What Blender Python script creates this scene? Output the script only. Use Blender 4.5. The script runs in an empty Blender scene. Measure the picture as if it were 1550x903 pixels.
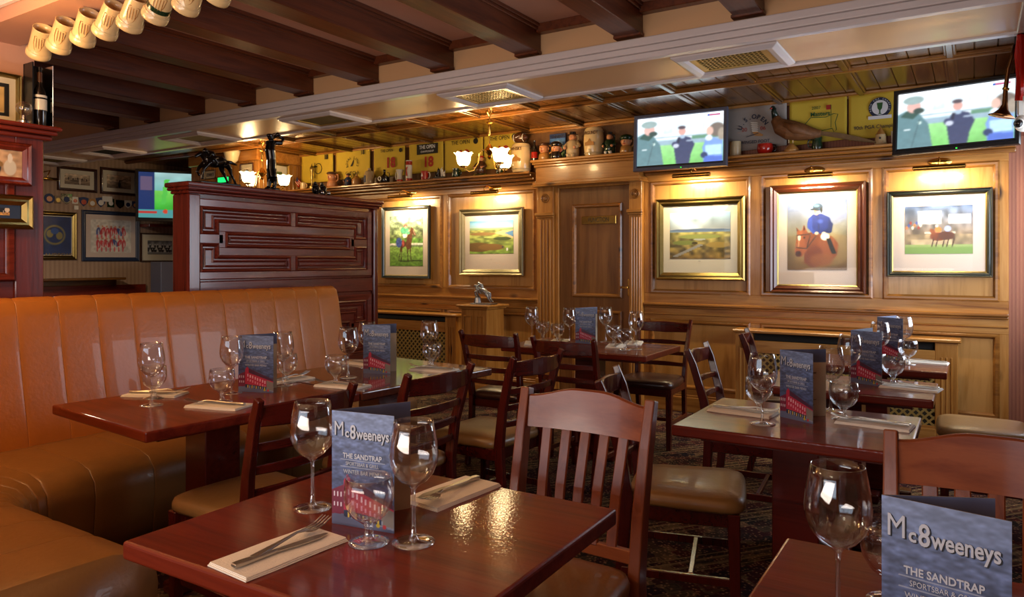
import bpy, math, random
import numpy as np
from mathutils import Vector, Matrix
random.seed(7)
PI = math.pi
SC = bpy.context.scene
COL = SC.collection

# ------------------------------------------------------------------ camera, world, light, exposure
CAM_H, FPX, HZ = 1.32, 1100.0, 395.0
YAW = math.atan((1472 - 775) / FPX)
SY, CY = math.sin(YAW), math.cos(YAW)
cam = bpy.data.cameras.new('camera')
cam.sensor_width = 36.0
cam.lens = FPX / 1550 * 36
cam.shift_y = -(451.5 - HZ) / 1550
cam.clip_start = 0.02
camo = bpy.data.objects.new('camera', cam)
camo.location = (0, 0, CAM_H)
camo.rotation_euler = (PI / 2, 0, YAW)
COL.objects.link(camo)
SC.camera = camo

w = bpy.data.worlds.new('world')
SC.world = w
w.use_nodes = True
w.node_tree.nodes['Background'].inputs[0].default_value = (0.55, 0.62, 0.75, 1)
w.node_tree.nodes['Background'].inputs[1].default_value = 0.35
SC.view_settings.view_transform = 'Standard'
SC.view_settings.look = 'None'
SC.view_settings.exposure = 0.0
SC.view_settings.gamma = 1.0
SC.view_settings.use_curve_mapping = False


def area(name, loc, rot, sx, sy, power, col, spread=PI):
    l = bpy.data.lights.new(name, 'AREA')
    l.shape = 'RECTANGLE'
    l.size, l.size_y, l.energy, l.color = sx, sy, power, col
    l.spread = spread
    o = bpy.data.objects.new(name, l)
    o.location, o.rotation_euler = loc, rot
    COL.objects.link(o)
    return o


def point(name, loc, power, col, r=0.03):
    l = bpy.data.lights.new(name, 'POINT')
    l.energy, l.color, l.shadow_soft_size = power, col, r
    o = bpy.data.objects.new(name, l)
    o.location = loc
    COL.objects.link(o)
    return o


DAY = (0.80, 0.88, 1.0)
WARM = (1.0, 0.66, 0.30)
area('daylight_side_window', (0.57, 5.2, 1.55), (0, PI / 2, 0), 1.2, 1.6, 42, DAY)
area('daylight_rear_window', (-2.2, -2.9, 1.6), (PI / 2, 0, 0), 4.4, 1.4, 46, DAY)
area('fill_rear_left', (-3.2, 0.1, 2.55), (0, 0, 0), 0.5, 0.5, 7, (1.0, 0.74, 0.46))  # added soft warm fill out of view, no fitting modelled
area('fill_rear_right', (-1.0, -1.2, 2.55), (0, 0, 0), 0.5, 0.5, 4, (1.0, 0.78, 0.52))  # second unseen fill, added behind the camera
area('fill_snug', (-7.0, 2.6, 2.4), (0, 0, 0), 0.6, 0.6, 75, (1.0, 0.80, 0.58))  # added fill that brightens the far left wall, no lamp there
area('bounce_fill', (-1.6, -0.9, 1.0), (PI - 0.35, 0, 0.35), 2.5, 1.2, 85, (1.0, 0.80, 0.66))  # added upward fill standing in for light bounced onto the ceiling
point('warm_fill_near_left', (-3.3, 1.15, 2.2), 24, (1.0, 0.56, 0.2), 0.12)  # bare warm point added out of view to turn the upper left orange

# ------------------------------------------------------------------ helpers
_ids = {}


def at(px, py, z):
    """point on the horizontal plane z that lies on the sight line of a measured image point"""
    d = FPX * (CAM_H - z) / (py - HZ)
    t = (px - 775) / FPX
    return Vector((d * (-SY + CY * t), d * (CY + SY * t), z))


def onY(px, py, Y):
    t = (px - 775) / FPX
    d = Y / (CY + SY * t)
    return d * (-SY + CY * t), CAM_H - d * (py - HZ) / FPX


def onX(px, py, X):
    t = (px - 775) / FPX
    d = X / (-SY + CY * t)
    return d * (CY + SY * t), CAM_H - d * (py - HZ) / FPX


def lin(c):
    if isinstance(c, str):
        c = tuple(int(c[i:i + 2], 16) / 255 for i in (0, 2, 4))
    return tuple(x / 12.92 if x <= 0.04045 else ((x + 0.055) / 1.055) ** 2.4 for x in c[:3])


class MB:
    def __init__(s):
        s.v, s.f = [], []

    def add(s, vs, fs):
        n = len(s.v)
        s.v += [tuple(p) for p in vs]
        s.f += [tuple(i + n for i in f) for f in fs]
        return s

    def box(s, x0, x1, y0, y1, z0, z1):
        vs = [(x0, y0, z0), (x1, y0, z0), (x1, y1, z0), (x0, y1, z0), (x0, y0, z1), (x1, y0, z1), (x1, y1, z1), (x0, y1, z1)]
        return s.add(vs, [(0, 3, 2, 1), (4, 5, 6, 7), (0, 1, 5, 4), (1, 2, 6, 5), (2, 3, 7, 6), (3, 0, 4, 7)])

    def loft(s, rings, caps=True, closed=False):
        n = len(rings[0])
        vs = [p for r in rings for p in r]
        fs = []
        m = len(rings)
        for i in range(m if closed else m - 1):
            a, b = i * n, ((i + 1) % m) * n
            for j in range(n):
                k = (j + 1) % n
                fs.append((a + j, a + k, b + k, b + j))
        if caps and not closed:
            fs.append(tuple(range(n))[::-1])
            fs.append(tuple(range((m - 1) * n, m * n)))
        return s.add(vs, fs)

    def tube(s, pts, rad, seg=8, caps=True):
        pts = [Vector(p) for p in pts]
        if not isinstance(rad, (list, tuple)):
            rad = [rad] * len(pts)
        rings = []
        ref = None
        for i, p in enumerate(pts):
            a = pts[max(i - 1, 0)]
            b = pts[min(i + 1, len(pts) - 1)]
            t = (b - a).normalized()
            if ref is None:
                ref = Vector((0, 0, 1)) if abs(t.z) < 0.9 else Vector((1, 0, 0))
            u = (ref - t * ref.dot(t)).normalized()
            ref = u
            v = t.cross(u)
            rings.append([p + (u * math.cos(2 * PI * k / seg) + v * math.sin(2 * PI * k / seg)) * rad[i] for k in range(seg)])
        return s.loft(rings, caps)

    def bar(s, pts, ha, hb, ref):
        """rectangular section swept along pts; ha half size along ref, hb across"""
        pts = [Vector(p) for p in pts]
        ref = Vector(ref)
        if not isinstance(ha, (list, tuple)):
            ha = [ha] * len(pts)
        if not isinstance(hb, (list, tuple)):
            hb = [hb] * len(pts)
        rings = []
        for i, p in enumerate(pts):
            t = (pts[min(i + 1, len(pts) - 1)] - pts[max(i - 1, 0)]).normalized()
            u = (ref - t * ref.dot(t)).normalized()
            v = t.cross(u)
            rings.append([p + u * ha[i] + v * hb[i], p - u * ha[i] + v * hb[i], p - u * ha[i] - v * hb[i], p + u * ha[i] - v * hb[i]])
        return s.loft(rings)

    def lathe(s, prof, seg=24, c=(0, 0, 0), M=None, caps=True):
        rings = []
        for r, z in prof:
            ring = [Vector((r * math.cos(2 * PI * k / seg), r * math.sin(2 * PI * k / seg), z)) for k in range(seg)]
            if M is not None:
                ring = [M @ p for p in ring]
            rings.append([p + Vector(c) for p in ring])
        return s.loft(rings, caps)

    def ell(s, c, r, seg=14, rot=None):
        if not isinstance(r, (list, tuple)):
            r = (r, r, r)
        rings = []
        n = max(6, seg // 2)
        for i in range(n + 1):
            a = -PI / 2 + PI * i / n
            a = max(-PI / 2 + 0.08, min(PI / 2 - 0.08, a))
            ring = []
            for k in range(seg):
                b = 2 * PI * k / seg
                p = Vector((r[0] * math.cos(a) * math.cos(b), r[1] * math.cos(a) * math.sin(b), r[2] * math.sin(a)))
                if rot is not None:
                    p = rot @ p
                ring.append(p + Vector(c))
            rings.append(ring)
        return s.loft(rings)

    def poly(s, pts, y0, y1):
        """outline in x,z extruded in y"""
        n = len(pts)
        vs = [(x, y0, z) for x, z in pts] + [(x, y1, z) for x, z in pts]
        fs = [tuple(range(n)), tuple(range(n, 2 * n))[::-1]]
        for i in range(n):
            j = (i + 1) % n
            fs.append((i, i + n, j + n, j))
        return s.add(vs, fs)

    def ring_frame(s, x0, x1, z0, z1, prof):
        """moulding round a rectangle in the x,z plane; prof = closed list of (inset, y)"""
        rings = []
        for (cx, cz, sx, sz) in ((x0, z0, 1, 1), (x1, z0, -1, 1), (x1, z1, -1, -1), (x0, z1, 1, -1)):
            rings.append([(cx + sx * a, y, cz + sz * a) for a, y in prof])
        return s.loft(rings, closed=True)

    def build(s, name, mat, parent=None, smooth=False, bevel=0, seg=1, loc=None, rot=None, auto=False):
        me = bpy.data.meshes.new(name)
        me.from_pydata(s.v, [], s.f)
        me.update()
        import bmesh
        bm = bmesh.new()
        bm.from_mesh(me)
        bmesh.ops.recalc_face_normals(bm, faces=bm.faces)
        bm.to_mesh(me)
        bm.free()
        if smooth:
            me.polygons.foreach_set('use_smooth', [True] * len(me.polygons))
        me.materials.append(mat)
        o = bpy.data.objects.new(name, me)
        COL.objects.link(o)
        if parent:
            o.parent = parent
        if loc is not None:
            o.location = loc
        if rot is not None:
            o.rotation_euler = rot
        if bevel:
            b = o.modifiers.new('bevel', 'BEVEL')
            b.width, b.segments, b.limit_method, b.angle_limit = bevel, seg, 'ANGLE', 0.6
        if auto:
            me.polygons.foreach_set('use_smooth', [True] * len(me.polygons))
            me.set_sharp_from_angle(angle=0.7)
        return o


def tag(o, label, cat, group=None, kind=None):
    o['label'], o['category'] = label, cat
    if group:
        o['group'] = group
    if kind:
        o['kind'] = kind
    return o


def thing(name, label, cat, loc=(0, 0, 0), rz=0, group=None):
    o = bpy.data.objects.new(name, None)
    o.empty_display_size = 0.05
    COL.objects.link(o)
    o.location, o.rotation_euler = loc, (0, 0, rz)
    return tag(o, label, cat, group)


def struct(o):
    o['kind'] = 'structure'
    return o


def sroot(name):
    o = bpy.data.objects.new(name, None)
    COL.objects.link(o)
    return struct(o)


def kids(o):
    return [c for c in bpy.data.objects if c.parent == o]


def dup(o, loc, rz, label, group=None, kid_map={}):
    key = o.name
    if key not in kid_map:
        kid_map[key] = [(c, kids(c)) for c in kids(o)]
    r = o.copy()
    COL.objects.link(r)
    r.location, r.rotation_euler = loc, (0, 0, rz)
    r['label'] = label
    if group:
        r['group'] = group
    for c, gs in kid_map[key]:
        d = c.copy()
        COL.objects.link(d)
        d.parent = r
        for g in gs:
            e = g.copy()
            COL.objects.link(e)
            e.parent = d
    return r


# ------------------------------------------------------------------ materials
def nmat(name):
    m = bpy.data.materials.new(name)
    m.use_nodes = True
    nt = m.node_tree
    b = nt.nodes['Principled BSDF']
    return m, nt, b


def ramp(nt, fac, stops):
    r = nt.nodes.new('ShaderNodeValToRGB')
    e = r.color_ramp.elements
    while len(e) < len(stops):
        e.new(0.5)
    for i, (p, c) in enumerate(stops):
        e[i].position = p
        e[i].color = (*lin(c), 1)
    nt.links.new(fac, r.inputs[0])
    return r.outputs[0]


def coords(nt, scale, rnd=True, rot=(0, 0, 0)):
    tc = nt.nodes.new('ShaderNodeTexCoord')
    mp = nt.nodes.new('ShaderNodeMapping')
    mp.inputs['Scale'].default_value = scale
    mp.inputs['Rotation'].default_value = rot
    nt.links.new(tc.outputs['Object'], mp.inputs[0])
    if rnd:
        oi = nt.nodes.new('ShaderNodeObjectInfo')
        ml = nt.nodes.new('ShaderNodeMath')
        ml.operation = 'MULTIPLY'
        ml.inputs[1].default_value = 37.0
        nt.links.new(oi.outputs['Random'], ml.inputs[0])
        nt.links.new(ml.outputs[0], mp.inputs['Location'])
    return mp.outputs[0]


def noise(nt, vec, scale=5, detail=4, rough=0.5, dist=0):
    n = nt.nodes.new('ShaderNodeTexNoise')
    n.inputs['Scale'].default_value = scale
    n.inputs['Detail'].default_value = detail
    n.inputs['Roughness'].default_value = rough
    n.inputs['Distortion'].default_value = dist
    if vec is not None:
        nt.links.new(vec, n.inputs['Vector'])
    return n.outputs['Fac']


def mixc(nt, fac, a, b, mode='MIX'):
    m = nt.nodes.new('ShaderNodeMix')
    m.data_type = 'RGBA'
    m.blend_type = mode
    for k, x in ((0, fac), (6, a), (7, b)):
        if isinstance(x, (int, float)):
            m.inputs[k].default_value = x
        elif isinstance(x, tuple):
            m.inputs[k].default_value = (*x[:3], 1)
        else:
            nt.links.new(x, m.inputs[k])
    return m.outputs[2]


def bumpn(nt, b, h, strength, dist=0.01):
    n = nt.nodes.new('ShaderNodeBump')
    n.inputs['Strength'].default_value = strength
    n.inputs['Distance'].default_value = dist
    nt.links.new(h, n.inputs['Height'])
    nt.links.new(n.outputs[0], b.inputs['Normal'])


def plain(name, c, rough=0.5, metal=0, coat=0, var=0.12, nscale=12, bump=0, spec=0.5):
    m, nt, b = nmat(name)
    c = lin(c)
    v = coords(nt, (1, 1, 1))
    f = noise(nt, v, nscale, 4)
    lo = tuple(x * (1 - var) for x in c)
    hi = tuple(min(1, x * (1 + var)) for x in c)
    nt.links.new(mixc(nt, f, lo, hi), b.inputs['Base Color'])
    b.inputs['Roughness'].default_value = rough
    b.inputs['Metallic'].default_value = metal
    b.inputs['Coat Weight'].default_value = coat
    b.inputs['Specular IOR Level'].default_value = spec
    if bump:
        bumpn(nt, b, noise(nt, v, nscale * 6, 3), bump)
    return m


def wood(name, stops, axis='z', scale=14, rough=0.35, coat=0.0, knots=None, bump=0.05, stretch=0.07, coat_r=0.1, speck=0.0):
    m, nt, b = nmat(name)
    sv = [scale] * 3
    sv['xyz'.index(axis)] = scale * stretch
    v = coords(nt, sv)
    f = noise(nt, v, 1.0, 6, 0.6, 1.2)
    f2 = noise(nt, v, 5.0, 3, 0.6, 0.2)
    mx = nt.nodes.new('ShaderNodeMath')
    mx.operation = 'MULTIPLY_ADD'
    nt.links.new(f2, mx.inputs[0])
    mx.inputs[1].default_value = 0.35
    nt.links.new(f, mx.inputs[2])
    c = ramp(nt, mx.outputs[0], stops)
    if knots:
        ks = [3.2] * 3
        ks['xyz'.index(axis)] = 1.5
        kv = coords(nt, ks)
        vo = nt.nodes.new('ShaderNodeTexVoronoi')
        vo.inputs['Scale'].default_value = 1.5
        nt.links.new(kv, vo.inputs['Vector'])
        k = ramp(nt, vo.outputs['Distance'], [(0.0, (0, 0, 0)), (0.07, (0.25, 0.25, 0.25)), (0.17, (1, 1, 1))])
        c = mixc(nt, k, lin(knots), c)
    nt.links.new(c, b.inputs['Base Color'])
    b.inputs['Roughness'].default_value = rough
    b.inputs['Coat Weight'].default_value = coat
    b.inputs['Coat Roughness'].default_value = coat_r
    if bump:
        bumpn(nt, b, f2, bump, 0.004)
        nt.links.new(b.inputs['Normal'].links[0].from_socket, b.inputs['Coat Normal'])
    if speck:
        bn = nt.nodes.new('ShaderNodeBump')
        b.inputs['Specular IOR Level'].default_value = 0.15
        bn.inputs['Strength'].default_value = speck
        bn.inputs['Distance'].default_value = 0.002
        nt.links.new(noise(nt, coords(nt, (1, 1, 1)), 160, 2), bn.inputs['Height'])
        nt.links.new(bn.outputs[0], b.inputs['Coat Normal'])
    return m


def emis(name, c, s):
    m, nt, b = nmat(name)
    b.inputs['Base Color'].default_value = (*lin(c), 1)
    b.inputs['Emission Color'].default_value = (*lin(c), 1)
    b.inputs['Emission Strength'].default_value = s
    return m


def colmat(name, rough=0.6, emission=0):
    m, nt, b = nmat(name)
    a = nt.nodes.new('ShaderNodeAttribute')
    a.attribute_name = 'Col'
    nt.links.new(a.outputs['Color'], b.inputs['Base Color'])
    b.inputs['Roughness'].default_value = rough
    if emission:
        b.inputs['Base Color'].default_value = (0, 0, 0, 1)
        nt.links.remove(b.inputs['Base Color'].links[0])
        nt.links.new(a.outputs['Color'], b.inputs['Emission Color'])
        b.inputs['Emission Strength'].default_value = emission
        b.inputs['Roughness'].default_value = 0.15
    return m


def thin_glass(name, tint=(0.93, 0.94, 0.95), base=0.05, gain=0.75, power=4.0, rough=0.02):
    m, nt, b = nmat(name)
    nt.nodes.remove(b)
    out = nt.nodes['Material Output']
    tr = nt.nodes.new('ShaderNodeBsdfTransparent')
    tr.inputs[0].default_value = (*tint, 1)
    gl = nt.nodes.new('ShaderNodeBsdfGlossy')
    gl.inputs['Roughness'].default_value = rough
    gl.inputs[0].default_value = (0.95, 0.97, 1, 1)
    lw = nt.nodes.new('ShaderNodeLayerWeight')
    lw.inputs['Blend'].default_value = 0.5
    p = nt.nodes.new('ShaderNodeMath')
    p.operation = 'POWER'
    nt.links.new(lw.outputs['Facing'], p.inputs[0])
    p.inputs[1].default_value = power
    q = nt.nodes.new('ShaderNodeMath')
    q.operation = 'MULTIPLY_ADD'
    nt.links.new(p.outputs[0], q.inputs[0])
    q.inputs[1].default_value = gain
    q.inputs[2].default_value = base
    mx = nt.nodes.new('ShaderNodeMixShader')
    nt.links.new(q.outputs[0], mx.inputs[0])
    nt.links.new(tr.outputs[0], mx.inputs[1])
    nt.links.new(gl.outputs[0], mx.inputs[2])
    nt.links.new(mx.outputs[0], out.inputs[0])
    return m


PINE_STOPS = [(0.3, '4a260c'), (0.45, '7c4a1c'), (0.6, '9c6629'), (0.85, 'b58142')]
PX = wood('pine_grain_x', PINE_STOPS, 'x', 12, 0.3, 0.35, '2e1508')
PZ = wood('pine_grain_z', PINE_STOPS, 'z', 12, 0.3, 0.35, '2e1508')
PY = wood('pine_grain_y', [(0.25, '281206'), (0.45, '4a290c'), (0.6, '5e3911'), (0.8, '714818')], 'y', 12, 0.26, 0.5, '2e1508', coat_r=0.24)
PM = wood('pine_moulding', [(0.3, '3c1f0a'), (0.5, '6b3f18'), (0.8, '946128')], 'x', 12, 0.28, 0.4, '2e1508')
PP = wood('pine_panel', [(0.35, '7a4c1c'), (0.5, '9c6b30'), (0.7, 'b48346')], 'z', 9, 0.32, 0.3, None)
PD = wood('door_veneer', [(0.25, '3c220c'), (0.45, '603a16'), (0.6, '754a20'), (0.8, '85592c')], 'z', 9, 0.35, 0.2, None)
MAHX = wood('mahogany_x', [(0.25, '2a0b06'), (0.5, '531a10'), (0.75, '70281a')], 'x', 16, 0.25, 0.4)
MAHY = wood('mahogany_y', [(0.25, '300d07'), (0.5, '5a1d11'), (0.75, '772c1c')], 'y', 16, 0.24, 0.45)
MAHZ = wood('mahogany_z', [(0.25, '2a0b06'), (0.5, '531a10'), (0.75, '70281a')], 'z', 16, 0.25, 0.4)
BEAM = wood('beam_oak', [(0.25, '2a1209'), (0.5, '4d2413'), (0.75, '68341a')], 'y', 14, 0.38, 0.2, None, 0.2)
TOPX = wood('table_top_wood', [(0.25, '350c05'), (0.5, '581609'), (0.75, '702410')], 'x', 12, 0.45, 0.7, None, 0.16, 0.06, 0.05, 0.12)
TOPEDGE = wood('table_dark_wood', [(0.25, '240804'), (0.5, '42110a'), (0.75, '5a1a10')], 'x', 12, 0.25, 0.5, None, 0.03)
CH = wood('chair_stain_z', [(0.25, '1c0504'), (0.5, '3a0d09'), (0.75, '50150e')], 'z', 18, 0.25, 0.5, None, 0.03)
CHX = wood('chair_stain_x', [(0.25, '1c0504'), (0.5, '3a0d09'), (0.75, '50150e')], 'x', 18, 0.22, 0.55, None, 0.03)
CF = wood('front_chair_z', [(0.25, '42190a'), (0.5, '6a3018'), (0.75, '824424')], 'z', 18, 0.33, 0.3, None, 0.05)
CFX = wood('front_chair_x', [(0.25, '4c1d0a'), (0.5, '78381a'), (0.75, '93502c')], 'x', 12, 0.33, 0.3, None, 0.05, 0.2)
LEATHER = plain('tan_leather', 'bd722c', 0.36, 0, 0.15, 0.10, 9, 0.10)
SEATL = plain('seat_leather', '8f6a3c', 0.38, 0, 0.15, 0.08, 9, 0.10)
BSEAT = plain('bench_seat_leather', '8a5e2e', 0.40, 0, 0.1, 0.10, 9, 0.10)
DSEAT = plain('brown_leather', '3a2018', 0.3, 0, 0.3, 0.1, 9, 0.08)
SALMON = plain('salmon_paint', 'c4937c', 0.55, 0, 0, 0.03, 3, 0)
SOFFIT = plain('soffit_paint', 'd2ab80', 0.32, 0, 0.1, 0.04, 3, 0)
WHITE = plain('white_gloss', 'd6cfd0', 0.35, 0, 0.2, 0.03, 5, 0)
BRASS = plain('brass', 'd0a654', 0.2, 1, 0, 0.08, 20)
GOLD = plain('gilt', '96824e', 0.32, 1, 0, 0.15, 30, 0.1)
SILVERG = plain('silver_gilt', 'a39672', 0.34, 0.9, 0, 0.15, 30, 0.1)
STEEL = plain('cutlery_steel', 'c4c0b8', 0.32, 1, 0, 0.05, 20)
PEWTER = plain('pewter', '8b8f98', 0.3, 1, 0, 0.2, 30)
BRONZE = plain('black_bronze', '1c1714', 0.22, 0.7, 0.3, 0.3, 20)
BLACK = plain('black_plastic', '101012', 0.3, 0, 0, 0.1, 8)
GREYP = plain('grey_plastic', '55586a', 0.35, 0.3, 0, 0.05, 8)
DARKM = plain('dark_frame', '161d1b', 0.3, 0, 0.3, 0.1, 8)
NAVYM = plain('navy_frame', '27344f', 0.4, 0, 0.2, 0.1, 8)
CLOTHN = plain('napkin_cloth', 'e6dfd2', 0.85, 0, 0, 0.04, 60, 0.2)
MAT = plain('picture_mount', 'cfc8b4', 0.8, 0, 0, 0.02, 5)
MATP = plain('picture_mount_pink', 'cdbcb0', 0.8, 0, 0, 0.02, 5)
CREAM = plain('cream_glaze', 'd8ba86', 0.25, 0, 0.5, 0.06, 6)
BEIGE = plain('stoneware', 'b79f78', 0.4, 0, 0.2, 0.1, 10)
TAN = plain('tan_glaze', 'a5743a', 0.3, 0, 0.4, 0.15, 8)
REDG = plain('red_glaze', 'a81d12', 0.2, 0, 0.5, 0.08, 8)
GREENG = plain('green_glaze', '16301c', 0.2, 0, 0.5, 0.15, 8)
WHITEG = plain('white_glaze', 'd8d3c8', 0.25, 0, 0.4, 0.04, 8)
BLACKG = plain('black_glaze', '14110f', 0.15, 0, 0.6, 0.1, 8)
SKIN = plain('painted_skin', 'c98a60', 0.35, 0, 0.3, 0.12, 14)
BROWNG = plain('brown_glaze', '4a2a16', 0.3, 0, 0.4, 0.15, 10)
BLUEG = plain('navy_cloth', '22305a', 0.6, 0, 0, 0.1, 10)
YEL = plain('yellow_flag_cloth', 'cdb238', 0.75, 0, 0, 0.05, 8, 0.1)
GREYF = plain('grey_flag_cloth', '9a928c', 0.8, 0, 0, 0.05, 8, 0.1)
INKB = plain('ink_navy', '1c2440', 0.7, 0, 0, 0.02, 8)
INKR = plain('ink_red', 'a3261a', 0.7, 0, 0, 0.02, 8)
INKK = plain('ink_black', '17150f', 0.7, 0, 0, 0.02, 8)
INKW = plain('ink_white', 'd7dbe2', 0.7, 0, 0, 0.02, 8)
INKG = plain('ink_green', '2a5a2a', 0.7, 0, 0, 0.02, 8)
LTXT = plain('menu_letter_grey', 'b6bfce', 0.6, 0, 0, 0.02, 8)
STXT = plain('menu_letter_shadow', '10141f', 0.6, 0, 0, 0.02, 8)
PAGE = plain('menu_inner_page', '8b7c68', 0.6, 0, 0, 0.08, 6)
PRINT = colmat('printed_picture', 0.6)
CARD = colmat('printed_card', 0.45)
SCREEN = colmat('lit_screen', 0.2, 1.6)
SCREEN2 = colmat('lit_screen_far', 0.2, 0.8)
GLASS = thin_glass('drinking_glass', (0.95, 0.955, 0.96), 0.07, 0.95, 2.6)
GLASSF = thin_glass('glass_foot', (0.92, 0.93, 0.94), 0.14, 0.9, 2.0, 0.03)
PANE = thin_glass('picture_glazing', (0.99, 0.99, 0.99), 0.008, 0.3, 4.5, 0.01)
SHADE = emis('lit_shade_glass', 'ffe6b0', 5.0)
COOLSHADE = plain('unlit_shade', 'd8c9a4', 0.4, 0, 0.2, 0.05, 5)
EXITG = emis('exit_green', '18d060', 2.0)
LEDG = emis('green_led', '30ff40', 3.0)
DARKV = plain('dark_void', '0b0a09', 0.8, 0, 0, 0.05, 5)
FILTER = plain('vent_filter', '6e6338', 0.8, 0, 0, 0.25, 60, 0.2)
BRASSV = plain('vent_brass', 'b59a56', 0.4, 0.6, 0, 0.1, 20)
CHROME = plain('chrome', 'b8b8b8', 0.12, 1, 0, 0.05, 20)


def mat_carpet():
    m, nt, b = nmat('patterned_carpet')
    v = coords(nt, (1, 1, 1), False, (0, 0, math.radians(38)))
    vo = nt.nodes.new('ShaderNodeTexVoronoi')
    vo.distance = 'CHEBYCHEV'
    vo.inputs['Scale'].default_value = 14
    vo.inputs['Randomness'].default_value = 0.75
    nt.links.new(v, vo.inputs['Vector'])
    c1 = ramp(nt, vo.outputs['Color'], [(0.0, '0d1220'), (0.3, '3a0f0e'), (0.5, '1c1a16'), (0.68, '66543a'), (0.82, '481512'), (1.0, '28251a')])
    r1 = ramp(nt, vo.outputs['Distance'], [(0.0, (1, 1, 1)), (0.25, (0.2, 0.2, 0.2)), (0.35, (1, 1, 1)), (0.45, (0.3, 0.3, 0.3)), (0.6, (1, 1, 1))])
    c = mixc(nt, 0.75, c1, r1, 'MULTIPLY')
    w1 = nt.nodes.new('ShaderNodeTexWave')
    w1.inputs['Scale'].default_value = 0.75
    w1.inputs['Distortion'].default_value = 0.0
    nt.links.new(v, w1.inputs['Vector'])
    band = ramp(nt, w1.outputs['Fac'], [(0.0, (0, 0, 0)), (0.72, (0, 0, 0)), (0.76, (1, 1, 1)), (0.8, (0, 0, 0)), (0.92, (0, 0, 0)), (0.95, (1, 1, 1)), (1.0, (0, 0, 0))])
    c = mixc(nt, band, c, lin('7a6848'))
    vo2 = nt.nodes.new('ShaderNodeTexVoronoi')
    vo2.inputs['Scale'].default_value = 55
    nt.links.new(v, vo2.inputs['Vector'])
    c2 = ramp(nt, vo2.outputs['Distance'], [(0.0, 'b08b6a'), (0.3, '4f3a30'), (0.42, '100c12'), (1.0, '161018')])
    c = mixc(nt, 0.45, c, c2)
    c = mixc(nt, 1.0, c, (1.7, 1.6, 1.6), 'MULTIPLY')
    nt.links.new(c, b.inputs['Base Color'])
    b.inputs['Roughness'].default_value = 0.95
    b.inputs['Specular IOR Level'].default_value = 0.1
    bumpn(nt, b, noise(nt, v, 400, 2), 0.4, 0.004)
    return m


def mat_stripe(name, a, b2, axis, n, rough=0.7):
    m, nt, b = nmat(name)
    v = coords(nt, (1, 1, 1), False)
    wv = nt.nodes.new('ShaderNodeTexWave')
    wv.bands_direction = axis
    wv.inputs['Scale'].default_value = n
    wv.inputs['Distortion'].default_value = 0.3
    nt.links.new(v, wv.inputs['Vector'])
    nf = noise(nt, v, 40, 3)
    c = mixc(nt, wv.outputs['Fac'], lin(a), lin(b2))
    c = mixc(nt, nf, c, tuple(x * 0.75 for x in lin(a)))
    nt.links.new(c, b.inputs['Base Color'])
    b.inputs['Roughness'].default_value = rough
    return m


CARPET = mat_carpet()
WP_LEFT = mat_stripe('striped_wallpaper', 'b0937a', '8f7058', 'Y', 6)
WP_RED = mat_stripe('red_wallpaper', 'a56a4e', '82483a', 'X', 14)
WP_REDY = mat_stripe('red_wallpaper_side', '86503a', '6a3a30', 'Y', 14)


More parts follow.
